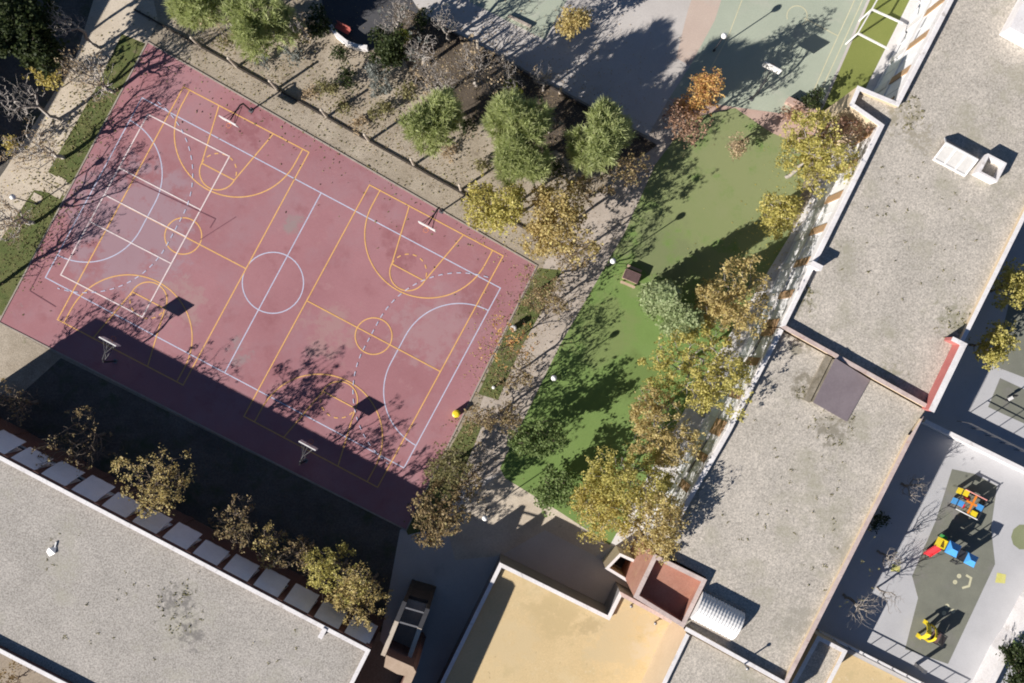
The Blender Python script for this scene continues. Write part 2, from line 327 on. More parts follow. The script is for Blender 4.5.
for px in ([(183.5,87),(309,152.5),(183.5,385),(57.5,319.5)], [(369.6,185),(503.5,255.4),(378,488),(243.5,416)]):
    p, ex, ey, wd, ln = frame4(px); P = lambda u, v: p[0]+ex*u+ey*v
    Y.poly([P(0,0),P(wd,0),P(wd,ln),P(0,ln)], True); Y.poly([P(.05,ln/2),P(wd-.05,ln/2)]); Y.poly(arc(P(wd/2,ln/2), ex, ey, 1.8, 0, 360), False)
    for s, v0 in ((1, 0), (-1, ln)):
        e = ey*s; c = P(wd/2, v0)
        h = c+e*1.575
        Y.poly([c-ex*6.25+e*.04]+arc(h, ex, e, 6.25, 180, 0)+[c+ex*6.25+e*.04])
        Y.poly([c-ex*3+e*.04, c-ex*1.8+e*5.8, c+ex*1.8+e*5.8, c+ex*3+e*.04])
        Y.poly(arc(c+e*5.8, ex, e, 1.8, 0, 180)); Y.dash(arc(c+e*5.8, ex, e, 1.8, 180, 360), .4, .4)
        hoops.append((c, e, ex))
build('yellow_basketball_lines', Y.mb, M['line_yellow'], court)
Bl = Lines(.030, .10); D9 = Lines(.056, .09)
p, ex, ey, wd, ln = frame4([(142,97.7),(500.5,288),(404,468),(45.5,277.5)]); P = lambda u, v: p[0]+ex*u+ey*v
Bl.poly([P(0,0),P(wd,0),P(wd,ln),P(0,ln)], True); Bl.poly([P(wd/2,.05),P(wd/2,ln-.05)]); Bl.poly(arc(P(wd/2,ln/2), ex, ey, 3, 0, 360))
for s, u0 in ((1,0),(-1,wd)):
    e = ex*s; g = P(u0, ln/2)
    for L_, r in ((Bl, 6), (D9, 9)):
        pts = arc(g-ey*1.5, e, ey, r, -90 if r < 8 else -80, 0, 24)+arc(g+ey*1.5, e, ey, r, 0, 90 if r < 8 else 80, 24)
        L_.poly(pts) if r < 8 else L_.dash(pts, .45, .45)
build('lilac_handball_lines', Bl.mb, M['line_lilac'], court); build('dashed_throw_lines', D9.mb, M['line_lilac'], court)
Wh = Lines(.046, .12)
p, ex, ey, wd, ln = frame4([(148,114.5),(229.5,156.6),(143,317),(60.6,274.7)]); P = lambda u, v: p[0]+ex*u+ey*v
Wh.poly([P(0,0),P(wd,0),P(wd,ln),P(0,ln)], True)
for k in (-3,0,3): Wh.poly([P(.06,ln/2+k),P(wd-.06,ln/2+k)])
build('white_volleyball_lines', Wh.mb, M['line_white'], court)
Dk = Lines(.052, .08)
Dk.poly(WP([(126,177),(215.5,219),(210,228)])); Dk.poly(WP([(45,262),(30,291),(56,307)])); Dk.poly(WP([(200,240),(236,217)]))
build('dark_thin_lines', Dk.mb, M['line_dark'], court)  # thin dark lines over the red surface
PL = Lines(.016, .10)
for pts in ([(742,0),(728,37),(700,88)], [(866,-8),(858,10),(836,58),(812,110)], [(858,-8),(850,10),(828,58),(806,108)], [(804,18),(838,36)]): PL.poly(WP(pts))
PL.poly(arc(W(797,16), (1,0), (0,1), 1.0, -60, 200, 16)); tag(build('court_line_paint', PL.mb, M['line_pale']), kind='structure')
# painted marks on the play yard
mb = MB()
for cx, cy, a, b in ((1000,578,10,11),(895,568,9,8)):
    mb.add([(*W(cx+dx, cy+dy), .012) for dx, dy in ((-a/2,b/2-1),(a/2,b/2),(a/2+1,-b/2+2),(-a/2+2,-b/2))], [(0,1,2,3)])
tag(build('yellow_ground_marks', mb, M['paint_yellow']), kind='structure')
GM = Lines(.017, .22)
GM.poly(WP([(966,575),(971,578),(969,586),(962,588)]))
for cx, cy in ((955,582),(959,576),(947,606),(944,613),(953,611)): GM.poly(arc(W(cx,cy), (1,0), (0,1), .13, 0, 350, 10), True, .18)
tag(build('white_ground_marks', GM.mb, M['line_pale']), kind='structure')

# ------------------------------------------------------------------ buildings
def wall_parts(root, base, A, B, ztop, floors, bay, pierw, piermat, bandmat, skip=(), awn=None):
    """windowed facade on the outer line A->B (outside is to the right of A->B): piers, bands and windows with shutters"""
    A = Vector(A); B = Vector(B); d = (B-A); ln = d.length; d.normalize(); nrm = Vector((d.y,-d.x)); n = max(1, round(ln/bay)); bw = ln/n; rz = math.atan2(d.y, d.x)
    def bx(name, u0, u1, z0, z1, depth, mat):
        c = A+d*((u0+u1)/2)+nrm*(depth/2); m_ = MB(); m_.box((c.x,c.y,(z0+z1)/2), (u1-u0, depth, z1-z0), rz); build(name, m_, mat, root, base)
    zs = [0]+[q for f in floors for q in f]+[ztop-.075]
    for i in range(0, len(zs), 2): bx('spandrel', .02, ln-.02, zs[i], zs[i+1], .12, bandmat)
    for i in range(n+1):
        u = min(max(i*bw, pierw/2), ln-pierw/2)
        if awn: bx('pier', u-pierw/2, u+pierw/2, .01, ztop-.085, .20, piermat)
        else:
            bx('pier', u-pierw/2, u+pierw/2, floors[-1][0]-.2, floors[-1][1]+.15, .20, piermat); bx('pier', u-pierw/2, u+pierw/2, .01, floors[0][1]+.1, .18, bandmat)
    if awn:
        z0, z1, out = awn; w_ = bw-pierw-.06
        for i in range(n):
            c = A+d*((i+.5)*bw); m_ = MB(); v_ = []
            q1, q2 = random.uniform(-.3,.25), random.uniform(-.14,.12)
            for k, (zz, oo) in enumerate(((z1,.05),(z1-.35*(z1-z0),out*.45+q2*.4),(z0+q1,out+q2),(z0-.22+q1,out+q2+.01))):
                for j in range(9): v_.append(tuple((c+d*(-w_/2+w_*j/8)+nrm*oo)[:])+(zz+(.05*math.sin(j*1.9+i*2.3) if k == 3 else 0),))
            m_.add(v_, [(k*9+j, k*9+j+1, k*9+j+10, k*9+j+9) for k in range(3) for j in range(8)]); m_.add([(x_,y_,z_-.02) for x_,y_,z_ in v_], [(k*9+j+9, k*9+j+10, k*9+j+1, k*9+j) for k in range(3) for j in range(8)])
            build('awning', m_, M['awning'], root, base)
    for (s, h) in floors:
        for i in range(n):
            if (i, s) in skip: continue
            c = A+d*((i+.5)*bw); ww = bw-pierw-.02; key = (round(ww,2), round(h-s,2)); drop = random.choice((1.0,1.0,1.0,.85))
            if (key, drop) not in WIN: WIN[(key, drop)] = window_meshes(ww, h-s, drop)
            fm, sm, gm = WIN[(key, drop)]
            o = link('window', fm, root, (c.x-base[0]+nrm.x*.03, c.y-base[1]+nrm.y*.03, s-base[2]), rz)
            link('shutter', sm, o)
            if gm: link('pane', gm, o)
WIN = {}
def window_meshes(w, h, drop):
    f = MB(); t = .07
    for x in (-w/2+t/2, w/2-t/2): f.box((x,-.04,h/2), (t,.09,h-.01))
    for z in (t/2+.005, h-t/2-.005): f.box((0,-.038,z), (w-2*t,.084,t))
    f.box((0,-.037,h/2), (t*.8,.08,h-2*t-.02))
    f.box((0,-.10,.03), (w-.02,.14,.04))
    sm = MB(); k = 8
    for sgn in (-1,1):
        x0 = t*.45; x1 = w/2-t
        z0 = h-t-(h-2*t)*drop
        for i in range(k):
            a = z0+(h-t-z0)*i/k; b_ = z0+(h-t-z0)*(i+.92)/k; sm.box((sgn*(x0+x1)/2,-.03,(a+b_)/2), (x1-x0,.03,b_-a))
    gm = None
    def mk(nm, mb_, mt):
        me = bpy.data.meshes.new(nm); me.from_pydata(mb_.v, [], mb_.f); me.materials.append(mt); return me
    if drop < 1:
        g = MB(); g.box((0,-.014,h/2), (w-2*t,.012,h-2*t)); gm = mk('pane', g, M['glass'])
    else:
        g = MB(); g.box((0,-.008,h/2), (w-2*t,.006,h-2*t)); gm = mk('pane', g, M['glass'])
    return mk('window', f, M['frame']), mk('shutter', sm, M['shutter']), gm
def building(name, label, px, ztop, zroof, wallmat, roofmat, cop, par=.28, low=(), cat='building', over=.04):
    """walls, roof and one coping per edge; px traced on the coping at height ztop; cop = material or list per edge (None: no parapet)"""
    poly = WP(px, ztop); cop = cop if isinstance(cop, list) else [cop]*len(poly)
    if area(poly) < 0:
        poly = poly[::-1]; cop = cop[::-1]; cop = cop[1:]+cop[:1]
    n = len(poly); cx = sum(p[0] for p in poly)/n; cy = sum(p[1] for p in poly)/n; base = (cx,cy,0)
    root = thing(name, label, cat, base)
    t = [par if c else .03 for c in cop]; inn = inset(poly, t)
    w = MB()
    for i in range(n):
        j = (i+1)%n; a, b = poly[i], poly[j]; c, d = inn[i], inn[j]; zt = ztop-.07 if cop[i] else zroof
        w.add([(*a,0),(*b,0),(*b,zt),(*a,zt)], [(0,1,2,3)])
        if cop[i]:
            w.add([(*c,zroof),(*d,zroof),(*d,zt),(*c,zt)], [(3,2,1,0)]); w.add([(*a,zt),(*b,zt),(*d,zt),(*c,zt)], [(0,1,2,3)])
    build('wall', w, wallmat, root, base)
    r = MB(); r.add([(*q,zroof) for q in inn], [tuple(range(n))]); build('roof', r, roofmat, root, base)
    po = inset(poly, [-over if c else 0 for c in cop]); pi_ = inset(poly, [par+over if c else .03 for c in cop])
    for i in range(n):
        if cop[i]:
            j = (i+1)%n; m_ = MB(); a_, b_, c_, d_ = [Vector(q_) for q_ in (po[i],po[j],pi_[j],pi_[i])]; k_ = max(1, int((b_-a_).length/2.1))
            for q_ in range(k_):
                t0, t1 = q_/k_+(.008/(b_-a_).length if q_ else 0), (q_+1)/k_-(.008/(b_-a_).length if q_ < k_-1 else 0); jz = random.uniform(-.012,.008)
                m_.prism([tuple(a_.lerp(b_,t0)), tuple(a_.lerp(b_,t1)), tuple(d_.lerp(c_,t1)), tuple(d_.lerp(c_,t0))], ztop-.069, ztop+jz)
            build('coping', m_, cop[i], root, base)
    return root, base, poly
def near(poly, px, py, z):
    p = W(px, py, z); return min(range(len(poly)), key=lambda i: (poly[i][0]-p[0])**2+(poly[i][1]-p[1])**2)
wh, pk = M['white'], M['pinkcop']
# block with the projecting tower, upper right
rA, bA, pA = building('classroom_block', 'long gravel roofed block with projecting cream stair tower at upper right',
   [(990,-78),(897,102),(858,86),(850,105),(880,126),(781,327),(929,409),(967,335),(1024,220),(1175,-80)], 9.1, 8.5, M['cream'], M['gravel'], [wh,wh,wh,wh,wh,pk,wh,wh,wh,wh])
FL = [(.7,3.6),(4.6,8.0)]
i0 = near(pA, 880,126,9.1); i1 = near(pA, 781,327,9.1); i2 = near(pA, 990,-78,9.1); i3 = near(pA, 897,102,9.1)
def facade_between(root, base, poly, a, b, *args, **k):
    if (a+1) % len(poly) == b: wall_parts(root, base, poly[a], poly[b], *args, **k)
    else: wall_parts(root, base, poly[b], poly[a], *args, **k)
facade_between(rA, bA, pA, i0, i1, 9.1, FL, 3.3, .75, M['ochre'], M['white'])
facade_between(rA, bA, pA, i2, i3, 9.1, FL, 3.3, .75, M['ochre'], M['white'])
# tall parapet wall with a red inner face on the far edge of that roof
q = WP([(953,340),(966,345),(934,411),(926,409),(953.5,349)], 9.95)
mb = MB(); a, b, c, d = q[1], q[2], None, None
def strip(a, b, t):
    a = Vector(a); b = Vector(b); n_ = (b-a).normalized(); n_ = Vector((-n_.y,n_.x))*t; return [tuple(a), tuple(b), tuple(b+n_), tuple(a+n_)]
E1 = Vector((.893,-.45)); E2 = Vector((-.45,-.893))
ra, rb = Vector(W(967,344,9.95)), Vector(W(934,412,9.95))
pw = [ra, rb, rb-E1*.45, ra-E1*.45]
mb.prism([tuple(x) for x in pw], 8.51, 9.87); mb.prism([tuple(x) for x in (ra-E1*.45, ra-E1*.45+E2*.3, ra-E1*1.3+E2*.3, ra-E1*1.3)], 8.51, 9.868); build('raised_parapet', mb, M['redwall'], rA, bA)
mb = MB(); mb.prism([tuple(x) for x in (ra+E1*.04-E2*.04, rb+E1*.04+E2*.04, rb-E1*.47+E2*.04, ra-E1*.47+E2*.33, ra-E1*1.34+E2*.33, ra-E1*1.34-E2*.04)], 9.872, 9.95); build('coping', mb, wh, rA, bA)
x, y = W(816,266,9.6); mb = MB(); mb.box((x,y,9.1), (.95,.4,1.25), math.radians(-27)); mb.box((x,y,9.77), (1.05,.5,.08), math.radians(-27)); build('parapet_pier', mb, wh, rA, bA)

rB, bB, pB = building('classroom_block', 'lower classroom block with gravel roof carrying a dark sloped hatch and a white barrel vault',
   [(780.5,328.5),(727,431),(657.5,552),(707,579),(684.5,630),(786,686),(922,419),(928,410.5)], 9.0, 8.5, M['cream'], M['gravel'], [wh,wh,None,None,wh,pk,None,None])
i0 = near(pB, 780.5,328.5,9.0); i1 = near(pB, 727,431,9.0); i2 = near(pB, 657.5,552,9.0)
facade_between(rB, bB, pB, i0, i1, 9.0, FL, 3.3, .75, M['ochre'], M['white'])
facade_between(rB, bB, pB, i1, i2, 9.0, FL, 3.3, .75, M['ochre'], M['white'])

rD, bD, pD = building('classroom_block', 'long classroom block with grey gravel roof and white edge at lower left',
   [(-88,410),(370,650),(293,803),(-167,567)], 8.3, 7.75, M['brown'], M['gravel2'], [wh,wh,wh,wh])
facade_between(rD, bD, pD, near(pD,-88,410,8.3), near(pD,370,650,8.3), 8.3, [(4.1,7.8)], 3.15, .55, M['brown'], M['brown'], awn=(5.3,7.95,.95))

rE, bE, pE = building('annex_building', 'low annex with tan flat roof and white parapet at bottom centre',
   [(500,563),(608,616),(620,592),(686,628),(646,716),(560,760),(420,725)], 3.65, 3.15, M['greyrender'], M['tanroof'], [wh,wh,pk,None,wh,wh,wh])
building('classroom_block', 'gravel roofed block at the bottom edge with tan wall beside the tan annex', [(686.5,633.5),(786,688),(750,760),(626,760)], 8.95, 8.5, M['cream'], M['gravel'], [None,None,None,wh])
rC, bC, pC = building('stair_tower', 'open topped terracotta stair shaft with pale rim between tan annex and gravel roof',
   [(654.5,554.5),(706.5,580),(683.5,627.5),(634,597)], 9.15, 8.0, M['terra'], M['terra'], pk, par=.3, cat='stair tower')
rG, bG, pG = building('lean_to_building', 'small gravel roofed lean-to with white parapet at bottom edge near yard fence',
   [(818,636),(847,651),(822,700),(783,700)], 3.6, 3.2, M['cream'], M['gravel'], wh, par=.3)
# shaded service block beyond the left edge of the picture (its shadow lies over the corner planting)
building('neighbouring_block', 'neighbouring block just outside the picture, shading the upper left corner', [(-62,10),(-183,228),(-330,150),(-205,-75),(-120,-90)], 9.0, 8.5, M['brown'], M['gravel2'], wh)

# brick stair tower between the two lower roofs
base = (*W(402,640,0), 0); t = thing('brick_stair_tower', 'brown brick open stair tower with pale wall tops beside the grey gravel roof', 'stair tower', base)
ZF = 7.25
L0, L1 = Vector(W(403,601,ZF)), Vector(W(381,655,ZF)); R0, R1 = Vector(W(426,608,ZF)), Vector(W(405,664,ZF)); ax = (L1-L0).normalized(); sx = Vector((-ax.y, ax.x))
if sx.x < 0: sx = -sx
mb = MB()
for a, b in ((L0,L1),(R0,R1)): mb.prism([tuple(a), tuple(b), tuple(b+sx*.34), tuple(a+sx*.34)], 0, ZF-.1)
mb.prism([tuple(L0+sx*.35-ax*.0), tuple(R0-sx*.01), tuple(R0-sx*.01+ax*.3), tuple(L0+sx*.35+ax*.3)], 0, ZF-2.2); build('wall', mb, M['shade_brown'], t, base)  # brick darkened in colour for its shaded face
for a, b in ((L0+ax*1.9,L1),(R0+ax*1.9,R1)):
    mb = MB(); mb.prism([tuple(a-sx*.03), tuple(b-sx*.03), tuple(b+sx*.37), tuple(a+sx*.37)], ZF-.1, ZF); build('wall_cap', mb, M['beige'], t, base)
for a in (L0, R0):
    mb = MB(); mb.prism([tuple(a-sx*.03), tuple(a+ax*1.88-sx*.03), tuple(a+ax*1.88+sx*.37), tuple(a+sx*.37)], ZF-.1, ZF); build('wall_cap', mb, M['darkmetal'], t, base)
mb = MB()
for k in (.5, 1.9): mb.bar((*(L0+ax*k+sx*.35), ZF-.12), (*(R0+ax*k), ZF-.12), .14, .12)
build('steel_crossbar', mb, M['metal'], t, base)
pl = WP([(386,655),(413,667),(416,672),(404,700),(345,832),(337,828),(396,700),(405,676),(397,674),(384,667)], 9.0); mb = MB(); mb.prism(pl, 0, 8.92); build('corner_wall', mb, M['brown'], t, base)
mb = MB(); mb.prism(pl, 8.925, 9.0); build('landing', mb, M['paleboard'], t, base)
mb = MB(); mb.prism([tuple(L0+sx*.36+ax*.35), tuple(R0-sx*.02+ax*.35), tuple(R1-sx*.02), tuple(L1+sx*.36)], 4.9, 5.1); build('floor', mb, M['path'], t, base)

# white open-topped porch
base = (*W(628,571,0), 0); t = thing('porch', 'small open topped white porch frame below the yellow trees', 'porch', base)
pp = WP([(605.5,568.5),(640,589.5),(651,567.5),(620,553.5)], 3.3); pp = pp if area(pp) > 0 else pp[::-1]; pi_ = inset(pp, .2)
for i in range(4):
    j = (i+1)%4; mb = MB(); mb.prism([pp[i],pp[j],pi_[j],pi_[i]], 0, 3.22); build('wall', mb, M['cream'], t, base)
    mb = MB(); po = inset(pp, -.03); pq = inset(pp, .23); mb.prism([po[i],po[j],pq[j],pq[i]], 3.222, 3.3); build('coping', mb, wh, t, base)
mb = MB(); mb.prism(inset(pp,.31), .03, .06); build('floor', mb, M['darkmetal'], t, base)

def patch(mat, loc, rad, col, th=.47, scale=1.3):
    nt = mat.node_tree; N = nt.nodes.new; L = nt.links.new; b = nt.nodes['Principled BSDF']; old = b.inputs['Base Color'].links[0].from_socket
    tc = N('ShaderNodeTexCoord'); d = N('ShaderNodeVectorMath'); d.operation = 'DISTANCE'; L(tc.outputs['Object'], d.inputs[0]); d.inputs[1].default_value = loc
    m1 = N('ShaderNodeMapRange'); m1.inputs[1].default_value = rad; m1.inputs[2].default_value = rad*.3; m1.inputs[3].default_value = 0; m1.inputs[4].default_value = .22; L(d.outputs['Value'], m1.inputs[0])
    n = N('ShaderNodeTexNoise'); n.inputs['Scale'].default_value = scale; n.inputs['Detail'].default_value = 8; n.inputs['Roughness'].default_value = .7; L(tc.outputs['Object'], n.inputs['Vector'])
    a = N('ShaderNodeMath'); a.operation = 'ADD'; L(n.outputs[0], a.inputs[0]); L(m1.outputs[0], a.inputs[1])
    m2 = N('ShaderNodeMapRange'); m2.inputs[1].default_value = th+.15; m2.inputs[2].default_value = th+.27; m2.inputs[4].default_value = .75; L(a.outputs[0], m2.inputs[0])
    k = N('ShaderNodeMath'); k.operation = 'MULTIPLY'; m3 = N('ShaderNodeMapRange'); m3.inputs[1].default_value = rad; m3.inputs[2].default_value = rad*.7; L(d.outputs['Value'], m3.inputs[0]); L(m2.outputs[0], k.inputs[0]); L(m3.outputs[0], k.inputs[1])
    mm = N('ShaderNodeMix'); mm.data_type = 'RGBA'; L(k.outputs[0], mm.inputs[0]); L(old, mm.inputs[6]); mm.inputs[7].default_value = (*col,1); L(mm.outputs[2], b.inputs['Base Color'])
for px_, py_, r_, c_, t_ in ((130,225,9,(.33,.23,.26),.40),(295,222,1.6,(.28,.23,.22),.44),(240,352,2.2,(.28,.22,.22),.46),(430,330,6,(.36,.22,.23),.45),(250,120,4,(.265,.105,.118),.46),(400,250,3,(.265,.108,.118),.46),(480,300,4,(.275,.118,.128),.46),(180,300,4,(.36,.23,.22),.47),(330,330,5,(.36,.22,.21),.48)): patch(M['courtred'], (*W(px_,py_),.026), r_, c_, t_, .6)
for px_, py_, r_, c_ in ((735,185,15,(.235,.265,.125)),(690,210,12,(.225,.26,.115)),(760,150,10,(.235,.265,.125)),(600,330,5,(.19,.235,.09)),(640,380,4,(.14,.20,.06)),(660,250,5,(.18,.21,.10))): patch(M['turf'], (*W(px_,py_),.022), r_, c_, .40, .35)
def at_roof(px, py, z, base): x, y = W(px, py, z); return (x-base[0], y-base[1], z)
for px_, py_, r_ in ((178,602,3.0),(192,635,2.5)): patch(M['gravel2'], at_roof(px_,py_,7.75,bD), r_, (.17,.16,.15), .50)
for px_, py_, r_, c_, t_ in ((620,640,5,(.54,.44,.27),.42),(560,610,5,(.50,.39,.21),.45),(510,640,4,(.58,.46,.27),.44),(590,625,2,(.46,.36,.2),.46),(655,650,3,(.58,.48,.33),.42)): patch(M['tanroof'], at_roof(px_,py_,3.15,bE), r_, c_, t_, .8)
MA = M['gravel'].copy(); MB_ = M['gravel'].copy()
for px_, py_, r_, c_ in ((800,298,3,(.26,.25,.17)),(955,322,3.5,(.27,.26,.18)),(905,112,3.2,(.30,.27,.19)),(918,140,2.5,(.33,.30,.23)),(890,380,3,(.30,.28,.2))): patch(MA, at_roof(px_,py_,8.5,bA), r_, c_, .50)
for px_, py_, r_, c_ in ((808,385,2.6,(.20,.18,.13)),(835,430,2.6,(.22,.20,.15)),(690,500,2.5,(.30,.28,.22)),(800,620,3.5,(.33,.31,.26)),(850,560,3,(.34,.32,.26)),(800,345,2,(.24,.22,.16))): patch(MB_, at_roof(px_,py_,8.5,bB), r_, c_, .48)
for r_, m_ in ((rA,MA),(rB,MB_)):
    for ch in r_.children:
        if ch.name.startswith('roof'): ch.data.materials[0] = m_

# ------------------------------------------------------------------ things on the roofs
ZR = 8.5
# barrel vault
c0 = W(718,617,9.3); base = (*c0, ZR); t = thing('barrel_vault_skylight', 'white ribbed barrel vault skylight on the gravel roof', 'skylight', base, math.radians(-27.5))
v = []; f = []; nx, na = 84, 12; Lx, Rr = 4.15, 1.32
for i in range(nx+1):
    u = -Lx/2+Lx*i/nx; rr = Rr+.035*math.cos(2*math.pi*i/6)
    for k in range(na+1): a = math.pi*k/na; v.append((u, rr*math.cos(a), .18+.85*rr*math.sin(a)))
for i in range(nx):
    for k in range(na): f.append((i*(na+1)+k, (i+1)*(na+1)+k, (i+1)*(na+1)+k+1, i*(na+1)+k+1))
mb = MB(); mb.add(v, f)
for i in (0, nx): mb.add([v[i*(na+1)+k] for k in range(na+1)], [tuple(range(na+1)) if i else tuple(range(na,-1,-1))])
build('ribbed_vault', mb, M['whitemetal'], t); mb = MB()
for s in (-1,1): mb.box((0,s*1.42,.12), (Lx+.2,.16,.24))
for s in (-1,1): mb.box((s*(Lx/2+.06),0,.12), (.1,2.68,.238))
build('curb', mb, M['kerb'], t)
# sloped dark hatch
q = [Vector(p) for p in WP([(833,358),(871.5,380),(848,422),(811,402)], 8.9)]; ctr = sum(q, Vector((0,0)))/4; base = (*ctr, ZR)
t = thing('roof_hatch', 'dark weathered sloped sheet hatch with mossy rim on gravel roof', 'roof hatch', base)
hz = [.55,.12,.12,.55]; hz = [.95,.10,.10,.95]
mb = MB(); top = [(*q[i], ZR+hz[i]+.02) for i in range(4)]; mb.add(top, [(0,1,2,3)] if area([tuple(x) for x in q]) > 0 else [(3,2,1,0)])
bot = [(p[0],p[1],p[2]-.05) for p in top]; mb.add(top+bot, [(0,4,5,1),(1,5,6,2),(2,6,7,3),(3,7,4,0)]); build('cover_sheet', mb, M['hatch'], t, base)
mb = MB(); qi = [tuple(ctr+(p-ctr)*.96) for p in q]; mb.add([(*p, ZR) for p in qi]+[(*p, ZR+h-.06) for p, h in zip(qi, hz)], [(0,1,5,4),(1,2,6,5),(2,3,7,6),(3,0,4,7)]); build('curb', mb, M['mossrim'], t, base)
d = (q[3]-q[0]).normalized(); nn = Vector((d.y,-d.x)); nn = nn if nn.x < 0 else -nn
mb = MB(); mb.prism([tuple(q[0]+nn*.05), tuple(q[3]+nn*.05+d*.1), tuple(q[3]+nn*.6+d*.1), tuple(q[0]+nn*.6)], ZR, ZR+.3); build('rim', mb, M['mossrim'], t, base)
# gable skylight + vent shaft
base = (*W(957,156,9.0), ZR); t = thing('gable_skylight', 'white framed gable skylight of three panes on beige gravel roof', 'skylight', base, math.radians(-28))
Lx = 3.1; prof = [(-1.0,.12),(.35,.95),(1.05,.1)]
mb = MB(); mb.add([(x,y,z) for x in (-Lx/2,Lx/2) for y,z in prof], [(0,1,2),(5,4,3),(1,4,5,2)]); build('back_slope', mb, M['mossrim' if False else 'kerb'], t)
mb = MB()
for x in (-Lx/2,-Lx/6,Lx/6,Lx/2): mb.bar((x,-1.02,.14),(x,.35,.99),.13,.1)
for y,z in ((-1.02,.14),(.35,.98)): mb.bar((-Lx/2-.065,y,z+.02),(Lx/2+.065,y,z+.02),.13,.1)
mb.bar((-Lx/2,.35,.97),(-Lx/2,1.07,.12),.13,.1); mb.bar((-Lx/2-.06,-1.06,.06),(Lx/2+.06,-1.06,.06),.1,.12); build('frame', mb, M['whitemetal'], t)
for k in range(3):
    x0 = -Lx/2+Lx*k/3+.06; x1 = -Lx/2+Lx*(k+1)/3-.06; mb = MB(); mb.add([(x0,-.98,.13),(x1,-.98,.13),(x1,.33,.945),(x0,.33,.945)], [(0,1,2,3)]); build('pane', mb, M['skypane'], t)
base = (*W(992,168,9.5), ZR); t = thing('vent_shaft', 'square white open vent shaft next to the gable skylight', 'vent', base, math.radians(-27.5))
for s in (-1,1):
    mb = MB(); mb.box((s*.83,0,.55), (.2,1.86,1.1)); build('side_wall', mb, wh, t); mb = MB(); mb.box((0,s*.83,.548), (1.46,.2,1.095)); build('side_wall', mb, wh, t)
mb = MB(); mb.box((0,0,.25), (1.45,1.45,.06)); build('cover', mb, M['gravel'], t)
base = (*W(1040,14,10), ZR); t = thing('plant_room', 'white rooftop plant room with dark vent at the upper right corner', 'plant room', base, math.radians(-28))
mb = MB(); mb.box((0,0,.9), (3.6,4.8,1.8)); build('wall', mb, wh, t); mb = MB(); mb.box((0,0,1.86), (3.8,5.0,.1)); build('roof_slab', mb, wh, t); mb = MB(); mb.box((.9,.2,1.96), (.9,.9,.1)); build('vent', mb, M['darkmetal'], t)
def vent_pipe(px, py, z, h, label):
    base = (*W(px,py,z), z); t = thing('vent_pipe', label, 'vent pipe', base); mb = MB(); mb.tube([(0,0,0),(0,0,h)], .07, 8); build('pipe', mb, M['metal'], t)
    mb = MB(); mb.lathe((0,0,h), [(.16,0),(.16,.05),(.02,.16)], 10); build('cowl', mb, M['metal'], t)
vent_pipe(743,662,8.5,1.5,'thin vent pipe with long shadow near the barrel vault'); vent_pipe(631,605,3.15,.35,'short vent pipe on the tan roof near terracotta shaft')
vent_pipe(655,622,3.15,.35,'short vent pipe on tan roof near its right end'); vent_pipe(803,289,8.5,.3,'short vent pipe by the inner corner of beige roof')
base = (*W(52,551,7.9), 7.75); t = thing('roof_debris', 'small white bent sheet lying on the grey gravel roof', 'debris', base, .6)
mb = MB(); mb.add([(-.55,-.25,.02),(.1,-.35,.16),(.5,.1,.05),(0,.4,.3),(-.5,.25,.06)], [(0,1,2,3,4)]); mb.box((.55,.3,.08), (.5,.12,.1), .7); build('bent_sheet', mb, M['whitemetal'], t)
mb = MB(); mb.box((0,0,.3), (.35,.9,.6), -.5); base = (*W(323,632,8), 7.75); t = thing('roof_box', 'small white box on the white edge of grey gravel roof near the corner', 'vent', base); build('casing', mb, wh, t)
mb = MB(); mb.box((.02,0,.62), (.42,.98,.05), -.5); build('lid', mb, wh, t)

# ------------------------------------------------------------------ basketball hoops
hq = Vector(W(751,99)); he = Vector((.46,.89)).normalized(); hoops.append((hq+he*1.0, he, Vector((he.y,-he.x))))
hl = ['basketball hoop at the top left of the red court', 'basketball hoop in shade at the left end of the red court, leftmost', 'basketball hoop by the yellow tree at the upper edge of red court', 'basketball hoop in building shade at the lower middle of red court', 'basketball hoop standing on the pale green ball court']
for (c, e, ex_), lab in zip(hoops, hl):
    rz = math.atan2(-e.x, e.y)   # local +y points into the court
    b0 = c-e*1.0; t = thing('basketball_hoop', lab, 'basketball hoop', (b0.x,b0.y,.03), rz, 'basketball hoops around the red court')
    mb = MB(); mb.tube([(0,0,0),(0,0,2.5),(0,.3,2.95),(0,1.1,3.2),(0,2.0,3.3)], [.09,.09,.085,.075,.06], 8); build('pole', mb, M['darkmetal'], t)
    mb = MB()
    for s in (-1,1): mb.tube([(0,.25,2.4),(s*.45,2.12,3.05)], .028, 6); mb.tube([(0,.9,3.15),(s*.6,2.12,3.6)], .025, 6)
    build('strut', mb, M['darkmetal'], t)
    mb = MB(); mb.box((0,2.2,3.42), (1.8,.10,1.05)); bb = build('backboard', mb, M['whitemetal'], t)
    mb = MB(); 
    for s in (-1,1): mb.box((s*.28,2.2545,3.15), (.04,.006,.45))
    for z in (2.93,3.38): mb.box((0,2.2545,z), (.52,.006,.04))
    build('target_square', mb, M['darkmetal'], bb)
    mb = MB(); ring = [(.225*math.cos(a), 2.53+.225*math.sin(a), 3.05) for a in [2*math.pi*i/16 for i in range(17)]]; mb.tube(ring, .012, 5); mb.bar((0,2.235,3.05),(0,2.31,3.05),.1,.03); build('rim', mb, M['toy_orange'], t)
    mb = MB(); mb.box((0,0,.04), (.4,.4,.06)); build('base_plate', mb, M['metal'], t)

